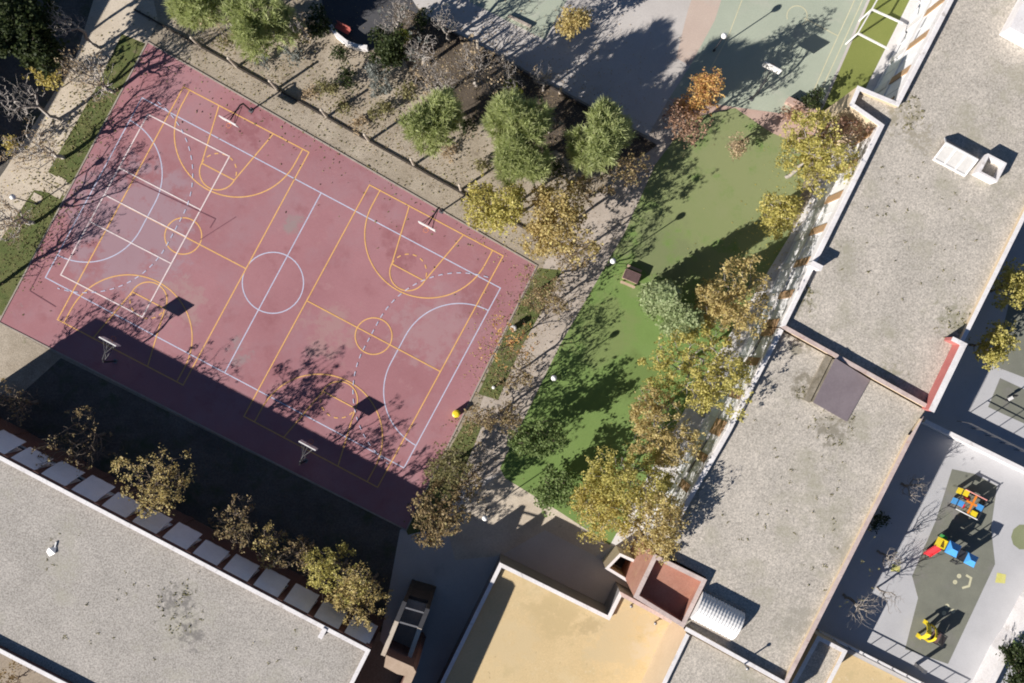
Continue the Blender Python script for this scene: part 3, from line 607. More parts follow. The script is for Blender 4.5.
# ------------------------------------------------------------------ lamps, posts, bins, walls and fences
def lamp(px, py, z, label):
    base = (*W(px,py,z), .02); t = thing('globe_lamp', label, 'lamp post', base, 0, 'white globe lamp posts')
    mb = MB(); mb.lathe((0,0,0), [(.13,0),(.13,.25),(.06,.32),(.05,z-.35),(.09,z-.3),(.09,z-.24)], 10); build('pole', mb, M['darkmetal'], t)
    mb = MB(); mb.lathe((0,0,z), [(.08,-.25),(.2,-.18),(.27,-.05),(.28,.05),(.24,.17),(.14,.26),(.02,.3)], 14); build('globe', mb, M['globe'], t, smooth=True)
lamp(554,378,4.1,'globe lamp post at the lawn edge near the middle of the lawn'); lamp(613,261,4.8,'globe lamp post beside the brown wooden box')
lamp(485,518,4.1,'globe lamp post at the corner of the shaded yard'); lamp(724,36,4.1,'globe lamp post on the pale green ball court'); lamp(13,197,4.1,'globe lamp post beside the sandy path at far left')
def bollard(px, py, h, r, label, mat, name='bollard', cat='bollard'):
    base = (*W(px,py,h), .015); t = thing(name, label, cat, base); mb = MB(); mb.lathe((0,0,0), [(r,0),(r*1.05,h*.75),(r,h*.8)], 14); build('body', mb, mat, t)
    mb = MB(); mb.lathe((0,0,h*.8), [(r*1.12,0.005),(r*1.12,h*.1),(r*.7,h*.18),(.02,h*.2)], 14); build('cap', mb, mat, t)
bollard(456,414,.95,.34,'round yellow litter bin at the corner of the red court',M['toy_yellow'],'litter_bin','litter bin')
bollard(513.5,328,1.1,.28,'white round bin on the verge by the orange-leaved tree',M['whitemetal'],'litter_bin','litter bin')
bollard(493.5,387.5,.8,.15,'short white bollard on the verge near path slabs',M['whitemetal'])
def garden_fence(label, p0, p1, posts, hp, h=.2):
    a, b = Vector(W(*p0)), Vector(W(*p1)); base = (*((a+b)/2), .0); t = thing('garden_wall', label, 'wall', base)
    d = (b-a).normalized(); n = max(3, int((b-a).length/2.2)); 
    for i in range(n):
        u0 = (b-a)*(i/n)+a; u1 = (b-a)*((i+1)/n)+a-d*.03; c = (u0+u1)/2; mb = MB(); mb.box((c.x,c.y,h/2+random.uniform(-.02,.02)), ((u1-u0).length,.16,h), math.atan2(d.y,d.x)); build('wall_block', mb, M['shade_brown'], t, base)  # blocks coloured dark like the shadow line along the wall
    labs = iter(range(1,99))
    for px, py, lab in posts:
        q = W(px,py); mb = MB(); base2 = (*q,.0); tt = thing('concrete_post', lab, 'post', base2, 0, 'concrete posts along the garden walls')
        mb.lathe((0,0,0), [(.15,0),(.13,hp*.6),(.11,hp)], 8); build('shaft', mb, M['beige'], tt); mb = MB(); mb.lathe((0,0,hp), [(.15,0.002),(.15,.06),(.03,.12)], 8); build('cap', mb, M['beige'], tt)
P1 = [(201,47),(237,67),(277,89),(327,117),(369,141),(414,165),(461,190),(512,219)]
names = ['pale concrete post nearest the top left corner of the red court','pale concrete post second from the top left corner of the court','pale concrete post by the shadow of the top left hoop','pale concrete post fourth from the top left corner of the court','pale concrete post fifth along the court side garden wall','pale concrete post under the first round pine','pale concrete post just left of the yellow tree','pale concrete post under the yellow tree by the court']
garden_fence('low garden wall running along the upper edge of the red court', (135,10), (545,240), [(x,y,n) for (x,y),n in zip(P1,names)], 2.6)
garden_fence('low garden wall between the pine garden and the concrete yard', (435,24), (656,146), [(478,48,'pale concrete post at upper end of the yard wall'),(503,61,'pale concrete post on yard wall above the lime shrub'),(560,93,'pale concrete post on yard wall beside the tallest pine')], 2.0, .35)
def wall_thing(name, label, pts, z, th, mat, capmat, cat='wall'):
    w = [Vector(p) for p in WP(pts, z)]; base = (*w[0], 0); t = thing(name, label, cat, base)
    L_ = []; R_ = []
    for i, p in enumerate(w):
        d = (w[min(i+1,len(w)-1)]-w[max(i-1,0)]).normalized(); n = Vector((-d.y,d.x)); L_.append(p+n*th/2); R_.append(p-n*th/2)
    poly = [tuple(x) for x in L_]+[tuple(x) for x in R_[::-1]]
    mb = MB(); mb.prism(poly, 0, z-.08); build('body', mb, mat, t, base)
    L_ = [a+(a-b)*.1 for a, b in zip(L_, R_)]; R_ = [b+(b-a)*.09 for a, b in zip(L_, R_)]
    mb = MB(); mb.prism([tuple(x) for x in L_]+[tuple(x) for x in R_[::-1]], z-.078, z); build('coping', mb, capmat, t, base); return t
wall_thing('yard_wall', 'white topped wall between the two play yards at right', [(925,421),(1090,502)], 1.8, .32, wh, wh)
wall_thing('boundary_wall', 'tall white boundary wall at the lower right corner', [(1062,568),(1036,604),(1019,636),(1006,655),(976,715)], 2.3, .5, wh, wh)
wall_thing('arc_wall', 'short curved white wall in the garden at the top', [(330,25),(336,34),(346,42),(357,46),(367,47)], 1.0, .32, wh, wh)
wall_thing('red_brick_wall', 'low reddish wall at the end of green ball court near cream tower', [(788,99),(826,118)], .9, .5, M['redwalk'], M['redwalk'])
wall_thing('court_end_wall', 'low white wall at edge of far green court at top', [(508,15),(531,26)], .4, .16, M['kerb'], M['kerb'])
wall_thing('terrace_wall', 'low wall of the tan terrace carrying the bar fence at lower right', [(819,632),(922,684),(950,698)], .65, .28, M['cream'], wh)
# bar fence on the terrace wall
a, b = Vector(W(819,632,.65)), Vector(W(950,698,.65)); base = (*((a+b)/2), .65); t = thing('bar_fence', 'thin metal railing on the low terrace wall of the play yard', 'fence', base)
n = 9; d = (b-a)
for i in range(n+1):
    q = a+d*(i/n); mb = MB(); mb.box((q.x,q.y,1.12), (.07,.07,.94), -.46); build('post', mb, M['metal'], t, base)
for z in (1.55,): mb = MB(); mb.bar((a.x,a.y,z),(b.x,b.y,z),.08,.07); build('top_rail', mb, M['metal'], t, base)
q = W(925,672,1.9); t = thing('gate_pillar', 'dark square gate pillar in the play yard railing', 'pillar', (*q,0)); mb = MB(); mb.box((0,0,.9), (.3,.3,1.8), -.46); build('shaft', mb, M['metal'], t); mb = MB(); mb.box((0,0,1.85), (.38,.38,.09), -.46); build('cap', mb, M['metal'], t)
# second railing behind the upper play yard wall
a, b = Vector(W(960,427,1.0)), Vector(W(1090,492,1.0)); base = (*((a+b)/2), 0); t = thing('yard_railing', 'thin railing behind the white play yard wall', 'fence', base)
off = Vector((.46,.89))*.55; a += off; b += off
for i in range(10):
    q = a+(b-a)*(i/9); mb = MB(); mb.box((q.x,q.y,1.3), (.06,.06,2.6), -.46); build('post', mb, M['metal'], t, base)
for z in (2.55,2.0): mb = MB(); mb.bar((a.x,a.y,z),(b.x,b.y,z),.06,.06); build('rail', mb, M['metal'], t, base)
# white pergola frame
Zp = 3.0; base = (*W(862,25,Zp), 0); t = thing('white_pergola', 'white steel pergola frame over the olive turf by the facade at top', 'pergola', base)
posts = [(886,-16),(872,9),(858,33)]; walls_ = [(917,-2),(903,23),(889,49)]
for i, (p_, w_) in enumerate(zip(posts, walls_)):
    A_, B_ = W(*p_,Zp), W(*w_,Zp); mb = MB(); mb.bar((*A_,Zp-.06),(*B_,Zp-.06),.16,.14); build('beam', mb, M['whitemetal'], t, base)
    mb = MB(); mb.box((*A_,(Zp-.14)/2), (.13,.13,Zp-.14), -.47); build('post', mb, M['whitemetal'], t, base)
for p_, q_ in zip(posts, posts[1:]):
    mb = MB(); mb.bar((*W(*p_,Zp),Zp-.05),(*W(*q_,Zp),Zp-.05),.12,.1); build('edge_beam', mb, M['whitemetal'], t, base)
# wooden box with slatted lid on the lawn edge
base = (*W(632,276,1.0), .02); t = thing('slatted_wooden_box', 'brown slatted wooden box standing on the lawn beside the conifers', 'wooden box', base, math.radians(-23)); t.scale = (.85,.85,.85)
mb = MB()
for s in (-1,1): mb.box((0,s*.52,.5), (1.8,.06,1.0))
for s in (-1,1): mb.box((s*.87,0,.499), (.06,.98,.995))
build('sides', mb, M['paleboard'], t)
for i in range(6): mb = MB(); mb.box((0,-.5+.2*i,1.03), (1.86,.17,.05)); build('slat', mb, M['wood'], t)
for s in (-1,1):
    mb = MB(); mb.box((0,s*1.0,.42), (1.8,.3,.05)); build('bench_seat', mb, M['paleboard'], t)
    for u in (-.7,.7): mb = MB(); mb.box((u,s*1.0,.2), (.08,.26,.39)); build('leg', mb, M['paleboard'], t)
# red bench inside the curved wall
base = (*W(343,29,.4), .02); t = thing('red_bench', 'red bench inside the short curved white wall at the top', 'bench', base, math.radians(-28))
mb = MB(); mb.box((0,0,.44), (1.5,.55,.07)); build('seat', mb, M['dullred'], t); mb = MB(); mb.box((0,.3,.75), (1.5,.07,.5)); build('backrest', mb, M['dullred'], t)
for s in (-1,1): mb = MB(); mb.box((s*.6,0,.2), (.1,.45,.4)); build('leg', mb, M['darkmetal'], t)

# ------------------------------------------------------------------ playground things
rz = math.radians(-27)
base = (*W(970.5,504,1.2), .015); t = thing('play_cube', 'low climbing cube of yellow, blue and orange panels on olive rubber', 'play equipment', base, rz)
for sx_, sy_, mt in ((-1,1,'toy_yellow'),(1,.15,'toy_blue'),(-1,-.55,'toy_blue'),(.75,-1,'toy_yellow')):
    mb = MB(); mb.box((sx_*.92,sy_*.72,1.28), (.56,.56,.09)); build('panel_top', mb, M[mt], t); mb = MB(); mb.box((sx_*.92+(-.28 if sx_<0 else .28),sy_*.72,.7), (.06,.6,1.1)); build('side_panel', mb, M[mt], t)
for sx_ in (-1,1):
    for sy_ in (-1,1): mb = MB(); mb.tube([(sx_*1.24,sy_*1.05,0),(sx_*1.24,sy_*1.05,1.42)], .06, 8); mb.lathe((sx_*1.24,sy_*1.05,1.42), [(.08,0),(.05,.06),(.01,.08)], 8); build('post', mb, M['darkmetal'], t)
for sy_, mt in ((1,'toy_pink'),(-1,'whitemetal')): mb = MB(); mb.tube([(-1.18,sy_*1.05,1.32),(1.18,sy_*1.05,1.32)], .06, 8); build('rail', mb, M[mt], t)
for sx_ in (-1,1): mb = MB(); mb.tube([(sx_*1.24,-1.0,1.3),(sx_*1.24,1.0,1.3)], .05, 8); build('rail', mb, M['darkmetal'], t)
mb = MB(); mb.bar((-.55,.1,1.32),(.55,.1,1.32),.2,.08); mb.bar((.1,-.95,1.31),(.1,.95,1.31),.18,.08); build('cross_panel', mb, M['toy_orange'], t)
mb = MB(); mb.box((-.35,-.45,.55), (.6,.4,.06)); mb.box((-.3,.5,.55), (.6,.4,.06)); build('step', mb, M['toy_red'], t)
mb = MB()
for k in range(7): mb.tube([(-1.0+.33*k,-1.05,.1),(-1.0+.33*k,-1.05,1.3)], .022, 5); mb.tube([(1.24,-.9+.3*k,.1),(1.24,-.9+.3*k,1.28)], .022, 5)
for z in (.4,.8): mb.tube([(-1.2,-1.05,z),(1.2,-1.05,z)], .022, 5)
build('climbing_bars', mb, M['darkmetal'], t)
mb = MB(); mb.box((.45,1.05,.65), (1.3,.05,.9)); mb.box((1.24,.5,.65), (.05,.8,.9)); build('shadow_board', mb, M['darkmetal'], t)  # boards added to thicken the shadow the cube casts
base = (*W(955,553,2.3), .015); t = thing('play_tower', 'two roofed play tower with blue roofs, yellow panel and red slide', 'play equipment', base, rz)
for u, vv, s in ((-.45,.25,1.25),(1.55,.1,1.1)):
    v4 = [(u+a*s/2, vv+b_*s/2, 2.5) for a,b_ in ((-1,-1),(1,-1),(1,1),(-1,1))]
    mb = MB(); mb.add(v4+[(u-s*.22,vv,2.9),(u+s*.22,vv,2.9)], [(3,2,1,0),(0,1,5,4),(1,2,5),(2,3,4,5),(3,0,4)]); build('tower_roof', mb, M['toy_blue'], t)
    for a in (-1,1):
        for b_ in (-1,1): mb = MB(); mb.tube([(u+a*(s/2-.08),vv+b_*(s/2-.08),0),(u+a*(s/2-.08),vv+b_*(s/2-.08),2.5)], .055, 8); build('post', mb, M['darkmetal'], t)
    mb = MB(); mb.box((u,vv,1.05), (s-.2,s-.2,.08)); build('platform', mb, M['darkmetal'], t)
    mb = MB(); mb.box((u,vv+s/2-.03,1.45), (s-.3,.05,.65)); build('side_panel', mb, M['toy_blue'], t)
    mb = MB(); mb.box((u+s/2-.03,vv,1.0), (.05,s-.3,1.9)); mb.box((u,vv-s/2+.06,.55), (s-.3,.05,.9)); build('shadow_panel', mb, M['darkmetal'], t)  # dark panels added so the towers throw a larger shadow
mb = MB(); mb.box((.6,.15,1.06), (.95,.7,.06)); 
for s in (-1,1): mb.bar((.1,.15+s*.36,1.6),(1.1,.15+s*.36,1.6),.05,.05)
build('bridge', mb, M['darkmetal'], t)
mb = MB()
for a, b_, c_, d_ in ((-.95,.0,.12,.9),(-1.45,.0,.12,.9)): mb.box((a-.1,b_+.25,1.75), (c_,d_,.85))
for b_ in (-.14,.64): mb.box((-1.3,b_,1.752), (.37,.12,.85))
build('yellow_panel', mb, M['toy_yellow'], t); mb = MB(); mb.box((-1.35,.9,1.7), (.5,.3,.5)); build('green_panel', mb, M['toy_green'], t)
mb = MB(); mb.add([(-1.6,-.2,1.6),(-1.0,-.2,1.6),(-1.0,-1.4,.25),(-1.6,-1.4,.25)], [(3,2,1,0)])
for x_ in (-1.62,-.98): mb.bar((x_,-.2,1.7),(x_,-1.4,.38),.07,.22)
build('slide', mb, M['toy_red'], t)
mb = MB()
for x_ in (1.2,1.8): mb.bar((x_,-.5,1.1),(x_,-.95,.05),.06,.06)
for k in range(4): mb.bar((1.2,-.6-.1*k,.88-.24*k),(1.8,-.6-.1*k,.88-.24*k),.05,.05)
build('ladder', mb, M['darkmetal'], t)
base = (*W(936,637,1.2), .015); t = thing('yellow_climber', 'small climbing frame with yellow curved panels near the railing', 'play equipment', base, rz)
for k, (x_, w_) in enumerate(((-.95,.5),(-.3,.22))):
    pts = [(x_-w_/2+.25*abs(i/6-.5), -.75+1.5*i/6, .9+1.0*math.sin(math.pi*i/6)) for i in range(7)]
    mb = MB()
    for p_, q_ in zip(pts, pts[1:]): mb.bar(p_, q_, w_, .09)
    for p_ in (pts[0], pts[-1]): mb.bar((p_[0],p_[1],.0), p_, w_*.8, .09)
    build('curved_panel', mb, M['toy_yellow'], t)
mb = MB(); mb.box((.25,0,.7), (.8,1.2,.08)); build('deck', mb, M['wood'], t)
for x_ in (-.1,.65):
    for y_ in (-.55,.55): mb = MB(); mb.tube([(x_,y_,0),(x_,y_,1.72)], .05, 8); build('post', mb, M['darkmetal'], t)
mb = MB(); mb.box((.28,.55,1.2), (.62,.04,.85)); mb.box((.65,0,1.2), (.04,.9,.8)); build('shadow_board', mb, M['darkmetal'], t)  # boards added to enlarge the shadow of the climber
mb = MB(); mb.bar((-.06,.55,1.68),(.61,.55,1.68),.07,.07); mb.bar((-.06,-.55,1.68),(.61,-.55,1.68),.07,.07); mb.bar((.65,-.51,1.69),(.65,.51,1.69),.07,.06); build('top_rail', mb, M['darkmetal'], t)
base = (*W(1012,398,.8), .015); t = thing('spring_rider', 'small dark spring rider on the olive rubber at right edge', 'play equipment', base, .5)
mb = MB(); mb.tube([(.12*math.cos(a), .12*math.sin(a), .05+.4*a/25) for a in [i*.6 for i in range(42)]], .022, 5); build('spring', mb, M['metal'], t)
mb = MB(); mb.box((0,0,.55), (1.1,.12,.28)); mb.box((.45,0,.8), (.28,.1,.32)); build('body', mb, M['darkmetal'], t); mb = MB(); mb.box((-.1,0,.72), (.5,.3,.06)); build('seat', mb, M['whitemetal'], t)

# ------------------------------------------------------------------ trees and shrubs
def tubes_np(p0, p1, r0, r1, n):
    d = p1-p0; d /= np.linalg.norm(d, axis=1, keepdims=True)+1e-9
    up = np.tile([0,0,1.], (len(d),1)); up[np.abs(d[:,2]) > .9] = [1,0,0]
    x = np.cross(d, up); x /= np.linalg.norm(x, axis=1, keepdims=True); y = np.cross(x, d)
    a = np.arange(n)*2*np.pi/n; ca, sa = np.cos(a), np.sin(a)
    ring = x[:,None,:]*ca[None,:,None]+y[:,None,:]*sa[None,:,None]
    V = np.concatenate([p0[:,None,:]+ring*r0[:,None,None], p1[:,None,:]+ring*r1[:,None,None]], axis=1)
    k = np.arange(n); F = np.stack([k, (k+1)%n, n+(k+1)%n, n+k], 1)
    return V.reshape(-1,3), (F[None]+(np.arange(len(d))*2*n)[:,None,None]).reshape(-1,4)
def skeleton(g, R, zc, rz, H, n, lobes, trunk_top, bf=.45, flat=.0, cone=False):
    """crown points clumped in lobes, joined to the trunk by a balanced minimum spanning tree"""
    if cone:
        u = g.random(n)**.8; z = trunk_top+(H-trunk_top)*u; rr = R*(1-u)**.75*np.sqrt(.25+.75*g.random(n)); a = g.random(n)*2*np.pi
        P = np.stack([rr*np.cos(a), rr*np.sin(a), z], 1)
    else:
        L_ = []
        for _ in range(lobes):
            a = g.random()*2*np.pi; r_ = R*(.3+.36*g.random()); L_.append((r_*np.cos(a), r_*np.sin(a), zc+rz*(g.random()*1.1-.55), R*(.36+.2*g.random())))
        L_.append((0,0,zc+.2*rz,R*.55)); L_ = np.array(L_); idx = g.integers(0, len(L_), n)
        v = g.normal(size=(n,3)); v /= np.linalg.norm(v, axis=1, keepdims=True); rad = (.35+.65*g.random(n)**.5)
        P = L_[idx,:3]+v*(L_[idx,3]*rad)[:,None]*np.array([1,1,min(1.2, rz/R*1.1)])
        P[:,2] = np.clip(P[:,2], trunk_top*.85, H)
    tt = 4; N = [np.array([R*.04*math.sin(i*2.1), R*.04*math.cos(i*1.7), trunk_top*i/tt]) for i in range(tt+1)]; N[0][:2] = 0
    par = [-1]+list(range(tt)); pl = [trunk_top*i/tt for i in range(tt+1)]
    order = np.argsort(np.linalg.norm(P-N[-1], axis=1)); A = np.zeros((len(P)+tt+1,3)); A[:tt+1] = N; PLn = np.zeros(len(A)); PLn[:tt+1] = pl; m = tt+1
    for i in order:
        d = np.linalg.norm(A[2:m]-P[i], axis=1); j = int(np.argmin(d+bf*PLn[2:m]))+2; A[m] = P[i]; PLn[m] = PLn[j]+d[j-2]; par.append(j); m += 1
    par = np.array(par); cnt = np.ones(len(A))
    for i in range(len(A)-1, 0, -1): cnt[par[i]] += cnt[i]
    return A, par, cnt
def leaves_np(g, C, size, asp=.66, upbias=.85):
    n = len(C); nr = g.normal(size=(n,3)); nr[:,2] += upbias*np.sign(g.random(n)-.1)*1.2; nr /= np.linalg.norm(nr, axis=1, keepdims=True)
    a = g.normal(size=(n,3)); u = np.cross(nr, a); u /= np.linalg.norm(u, axis=1, keepdims=True); w = np.cross(nr, u)
    s = size*(.6+.8*g.random(n))[:,None]
    V = np.stack([C-u*s*.5, C+w*s*asp*.5+nr*s*.08, C+u*s*.5, C-w*s*asp*.5+nr*s*.08], 1)
    return V.reshape(-1,3), np.arange(n*4).reshape(n,4)
def needles_np(g, C, dirs, L_, w, k):
    n = len(C); C = np.repeat(C, k, 0); d = np.repeat(dirs, k, 0)*1.0+g.normal(size=(n*k,3))*.62; d /= np.linalg.norm(d, axis=1, keepdims=True)
    x = np.cross(d, g.normal(size=d.shape)); x /= np.linalg.norm(x, axis=1, keepdims=True); l = L_*(.6+.7*g.random(n*k))[:,None]
    V = np.stack([C-x*w*.5, C+x*w*.5, C+d*l+x*w*.12, C+d*l-x*w*.12], 1); return V.reshape(-1,3), np.arange(n*k*4).reshape(-1,4)
GRP = {}
def plant(name, label, cat, px, py, zc, rpx, H, leaf, nl, size=.26, n=150, bark='bark', lobes=7, trunk_top=None, spread=.30, mode='leaf', group=None, rtw=.012, cone=False, base_px=None, seed=None, sides=4, rzf=1.0, clump=7, cl_r=.13):
    g = np.random.default_rng(seed if seed is not None else abs(hash_(px*13.7+py*7.1)) % 2**31)
    b = W(*base_px) if base_px else W(px, py, zc); R = 1.15*rpx/PPM*(1-zc/CAM_H); rz = (H-zc)*rzf
    tt = trunk_top if trunk_top is not None else max(.25*H, zc-rz*.9); tt = min(tt, H*.6)
    t = thing(name, label, cat, (*b, .01), 0, group)
    A, par, cnt = skeleton(g, R, zc, rz, H, n, lobes, tt, cone=cone)
    rad = np.minimum(rtw*cnt**.48, .02*H+.05); i = np.arange(1, len(A)); p0, p1 = A[par[i]], A[i]; r0, r1 = np.maximum(rad[i]*1.08, rtw), rad[i]*.92
    mid = (p0+p1)/2+g.normal(size=p0.shape)*np.linalg.norm(p1-p0, axis=1, keepdims=True)*.07; mid[:4] = ((p0+p1)/2)[:4]
    V1, F1 = tubes_np(p0, mid, r0, (r0+r1)/2, sides); V2, F2 = tubes_np(mid, p1, (r0+r1)/2, r1, sides)
    link('trunk', np_mesh('trunk', np.concatenate([V1,V2]), np.concatenate([F1,F2+len(V1)]), M[bark]), t)
    if nl:
        tips = A[5:]; w = 1/np.sqrt(cnt[5:]); w /= w.sum()
        if mode == 'needle':
            d = tips-np.array([0,0,zc-rz*.6]); d /= np.linalg.norm(d, axis=1, keepdims=True); d[:,2] += .25
            V, F = needles_np(g, tips, d, size, .085, nl)
        else:
            vis = g.random(len(tips))**1.6*w; vis /= vis.sum(); nc = max(8, nl//clump); cc = tips[g.choice(len(tips), nc, p=vis)]+g.normal(size=(nc,3))*spread; c = cc[g.integers(0, nc, nl)]+g.normal(size=(nl,3))*cl_r; c[:,2] = np.maximum(c[:,2], .15)
            V, F = leaves_np(g, c, size)
        link('crown', np_mesh('crown', V, F, M['leaf_'+leaf]), t)
    return t
def hash_(x): return int((math.sin(x)*43758.5453) % 1 * 1e9)
GP, GB, GL, GD, GA = 'feathery pines in the garden', 'bare trees', 'autumn trees along the facade', 'autumn trees in front of the lower left block', 'autumn trees beside the path'
for x, y, r, H, lab in ((200,2,24,8,'light green feathery pine cut by the top edge, leftmost of the pines'), (255,14,30,9,'large light green pine at top left above the red court'), (432,118,27,9.5,'round light green pine standing alone in the garden above the court'),
   (517,122,27,11.5,'light green pine below the small lime shrub'), (523,158,23,9.5,'light green pine between the yellow tree and the pine with the lime shrub'), (600,138,28,12,'broad light green pine nearest the path')):
    plant('pine_tree', lab, 'tree', x, y, H*.58, r, H, 'pine', 30, .7, 640, lobes=11, mode='needle', group=GP, spread=.2, trunk_top=.18*H)
def T(lab, x, y, zc, r, H, leaf, nl, grp=None, name='autumn_tree', **k): return plant(name, lab, 'tree', x, y, zc, r, H, leaf, int(nl*(2.2 if nl > 1000 else 1.8)), group=grp, **k)
def S(lab, x, y, r, H, leaf, nl, name='shrub', **k): return plant(name, lab, 'shrub', x, y, H*.55, r, H, leaf, nl, trunk_top=.2*H, **{**dict(n=70, size=.2, spread=.2, rtw=.008, sides=3), **k})
def BT(lab, x, y, zc, r, H, nl=0, leaf='brown', **k): return plant('bare_tree', lab, 'tree', x, y, zc, r, H, leaf, nl, **{**dict(n=330, bark='palebark', rtw=.011, sides=3, group=GB, trunk_top=.28*H, size=.2), **k})
# upper left corner
T('dark evergreen tree filling the upper left corner', 12, 22, 8, 32, 12, 'dark', 6000, name='evergreen_tree', size=.3, n=200)
T('smaller dark evergreen tree just right of the corner evergreen', 36, 48, 7, 16, 10, 'dark', 2200, name='evergreen_tree', size=.3)
BT('grey bare tree in deep shade near top left corner', 60, 20, 7.5, 16, 10); BT('small grey bare tree in deep shade left of the yellow shrub', 52, 47, 6, 8, 8.5, n=140)
BT('grey bare tree at the left edge in deep shade', 15, 98, 7.5, 26, 10.5, n=420)
S('bright yellow leaved shrub at the edge of the corner shade', 48, 80, 12, 4.5, 'yellow', 420, size=.26); S('yellow leaved shrub at left edge beside the sandy path', 12, 148, 9, 4, 'yellow', 260, size=.26)
S('sparse brown shrub on the shade edge above the yellow shrub', 66, 62, 10, 4, 'tan', 160)
# bare trees left of the court, casting the long branch shadows
for bx_, by_, H, lab in ((113,92,8.0,'bare tree on the upper grass verge left of the court'), (64,158,8.4,'bare tree in the middle of the left grass verge'), (34,223,8.0,'bare tree on the lower left grass verge'), (-6,288,8.2,'bare tree at the left edge below the grass verge')):
    rel = ((bx_-512)/(1-.62*H/CAM_H)+512, (by_-341.5)/(1-.62*H/CAM_H)+341.5)
    BT(lab, rel[0], rel[1], .62*H, 27, H, 800, 'tan', base_px=(bx_,by_), n=340, size=.16, rtw=.014, spread=.2, bark='whitebark')
# garden at the top
S('dark green shrub at the left end of the curved white wall', 317, 22, 13, 2.6, 'dark', 1500, n=110, size=.22); S('grey green shrub in the dry garden above the hoop shadow', 293, 57, 10, 1.4, 'grey', 420)
S('olive shrub in the dry garden beside an oval shadow', 325, 88, 9, 1.8, 'olive', 520); S('olive shrub in the dry garden left of the lone round pine', 381, 110, 11, 1.6, 'olive', 500)
S('dark shrub in the dry garden between two shadow stripes', 345, 76, 10, 2.2, 'dark', 500); S('dark green bush under the curved white wall', 340, 56, 9, 2.4, 'dark', 500)
S('blue grey shrub in the garden right of the curved wall', 379, 77, 16, 2.4, 'grey', 1100, n=120, size=.22)
T('dark green tree with lime patches right of the curved white wall', 388, 46, 3.2, 17, 5, 'dark', 1700, name='evergreen_tree', size=.26); S('lime green bush beside the dark garden tree', 401, 40, 8, 5, 'lime', 420, size=.22)
BT('pale grey bare tree at the top near the curved wall', 397, 14, 5, 19, 8, 120, 'grey', n=480, rtw=.013); BT('pinkish bare tree in the garden left of the lone pine shadow', 437, 80, 5, 26, 8, 260, 'tan', n=620, rtw=.013); BT('brown grey bare tree in front of the yard wall', 474, 68, 5.5, 26, 8.5, 320, 'tan', n=620, rtw=.013)
BT('bare grey tree near the top edge over the asphalt', 445, 22, 5, 14, 7, 30, 'grey'); BT('tiny white bare sapling between two pines', 551, 121, 4.5, 9, 6.5, 40, 'grey', n=120)
S('small lime green shrub above the pine in the shaded yard', 512, 90, 7, 5.5, 'lime', 420, size=.22)
BT('grey bare tree overhanging the yard wall above the broad pine', 545, 75, 5, 16, 7, 60, 'tan', n=200)
T('small orange yellow tree near the top edge in the sun', 573, 22, 3.5, 13, 5.5, 'yellowbrown', 1100, size=.22, n=110)
T('orange and red autumn tree at the head of the lawn', 700, 98, 6.2, 18, 9.5, 'orange', 1500, size=.2, n=170); T('russet brown tree just below the orange tree', 684, 126, 5.6, 19, 8.8, 'russet', 900, size=.2, n=160)
T('small sparse tan tree on the upper lawn', 738, 142, 2.4, 12, 3.6, 'tan', 420, size=.18, n=110)
S('reddish bush beside the low reddish wall', 793, 112, 9, 2, 'russet', 350); S('dark green bush at the lower end of olive turf', 812, 100, 10, 2.2, 'dark', 800)
for x, y, r, H, lf, nl, lab in ((226,40,9,1.4,'olive',350,'low olive shrub between the two pines at top left'), (262,62,7,1.2,'grey',220,'low grey shrub below the large pine at top left'), (303,32,9,1.8,'olive',380,'olive shrub right of the large top left pine'), (360,124,8,1.1,'tan',240,'low tan shrub beside the fifth garden post'),
   (408,92,9,1.5,'olive',350,'olive shrub at left foot of the lone round pine'), (445,150,8,1.0,'tan',240,'low tan shrub below the lone round pine'), (468,128,9,1.6,'dark',400,'dark shrub between the lone pine and the next pine'), (482,165,8,1.2,'olive',260,'olive shrub left of the middle pine'),
   (560,170,10,1.5,'dark',420,'dark shrub at the foot of the broad pine'), (578,182,8,1.2,'olive',240,'low olive shrub under the broad pine'), (310,95,7,.9,'tan',200,'low tan tuft beside the hoop shadow'), (345,105,7,.9,'olive',200,'low olive tuft between two garden posts'), (420,22,9,2.2,'dark',420,'dark bush at the top near the end of yard wall')):
    S(lab, x, y, r, H, lf, nl)
BT('grey bare tree between the curved wall and the pale bare tree', 420, 48, 5, 18, 7.5, 120, 'grey', n=420, rtw=.013); BT('bare tree above the middle pine at the yard wall', 505, 78, 5, 20, 8, 160, 'tan', n=420, rtw=.013)
BT('bare tree standing between the two top left pines', 226, 22, 4.5, 15, 7, 80, 'tan', n=260); BT('bare tree over the garden left of the curved wall', 296, 22, 4.5, 15, 7, 80, 'tan', n=300)
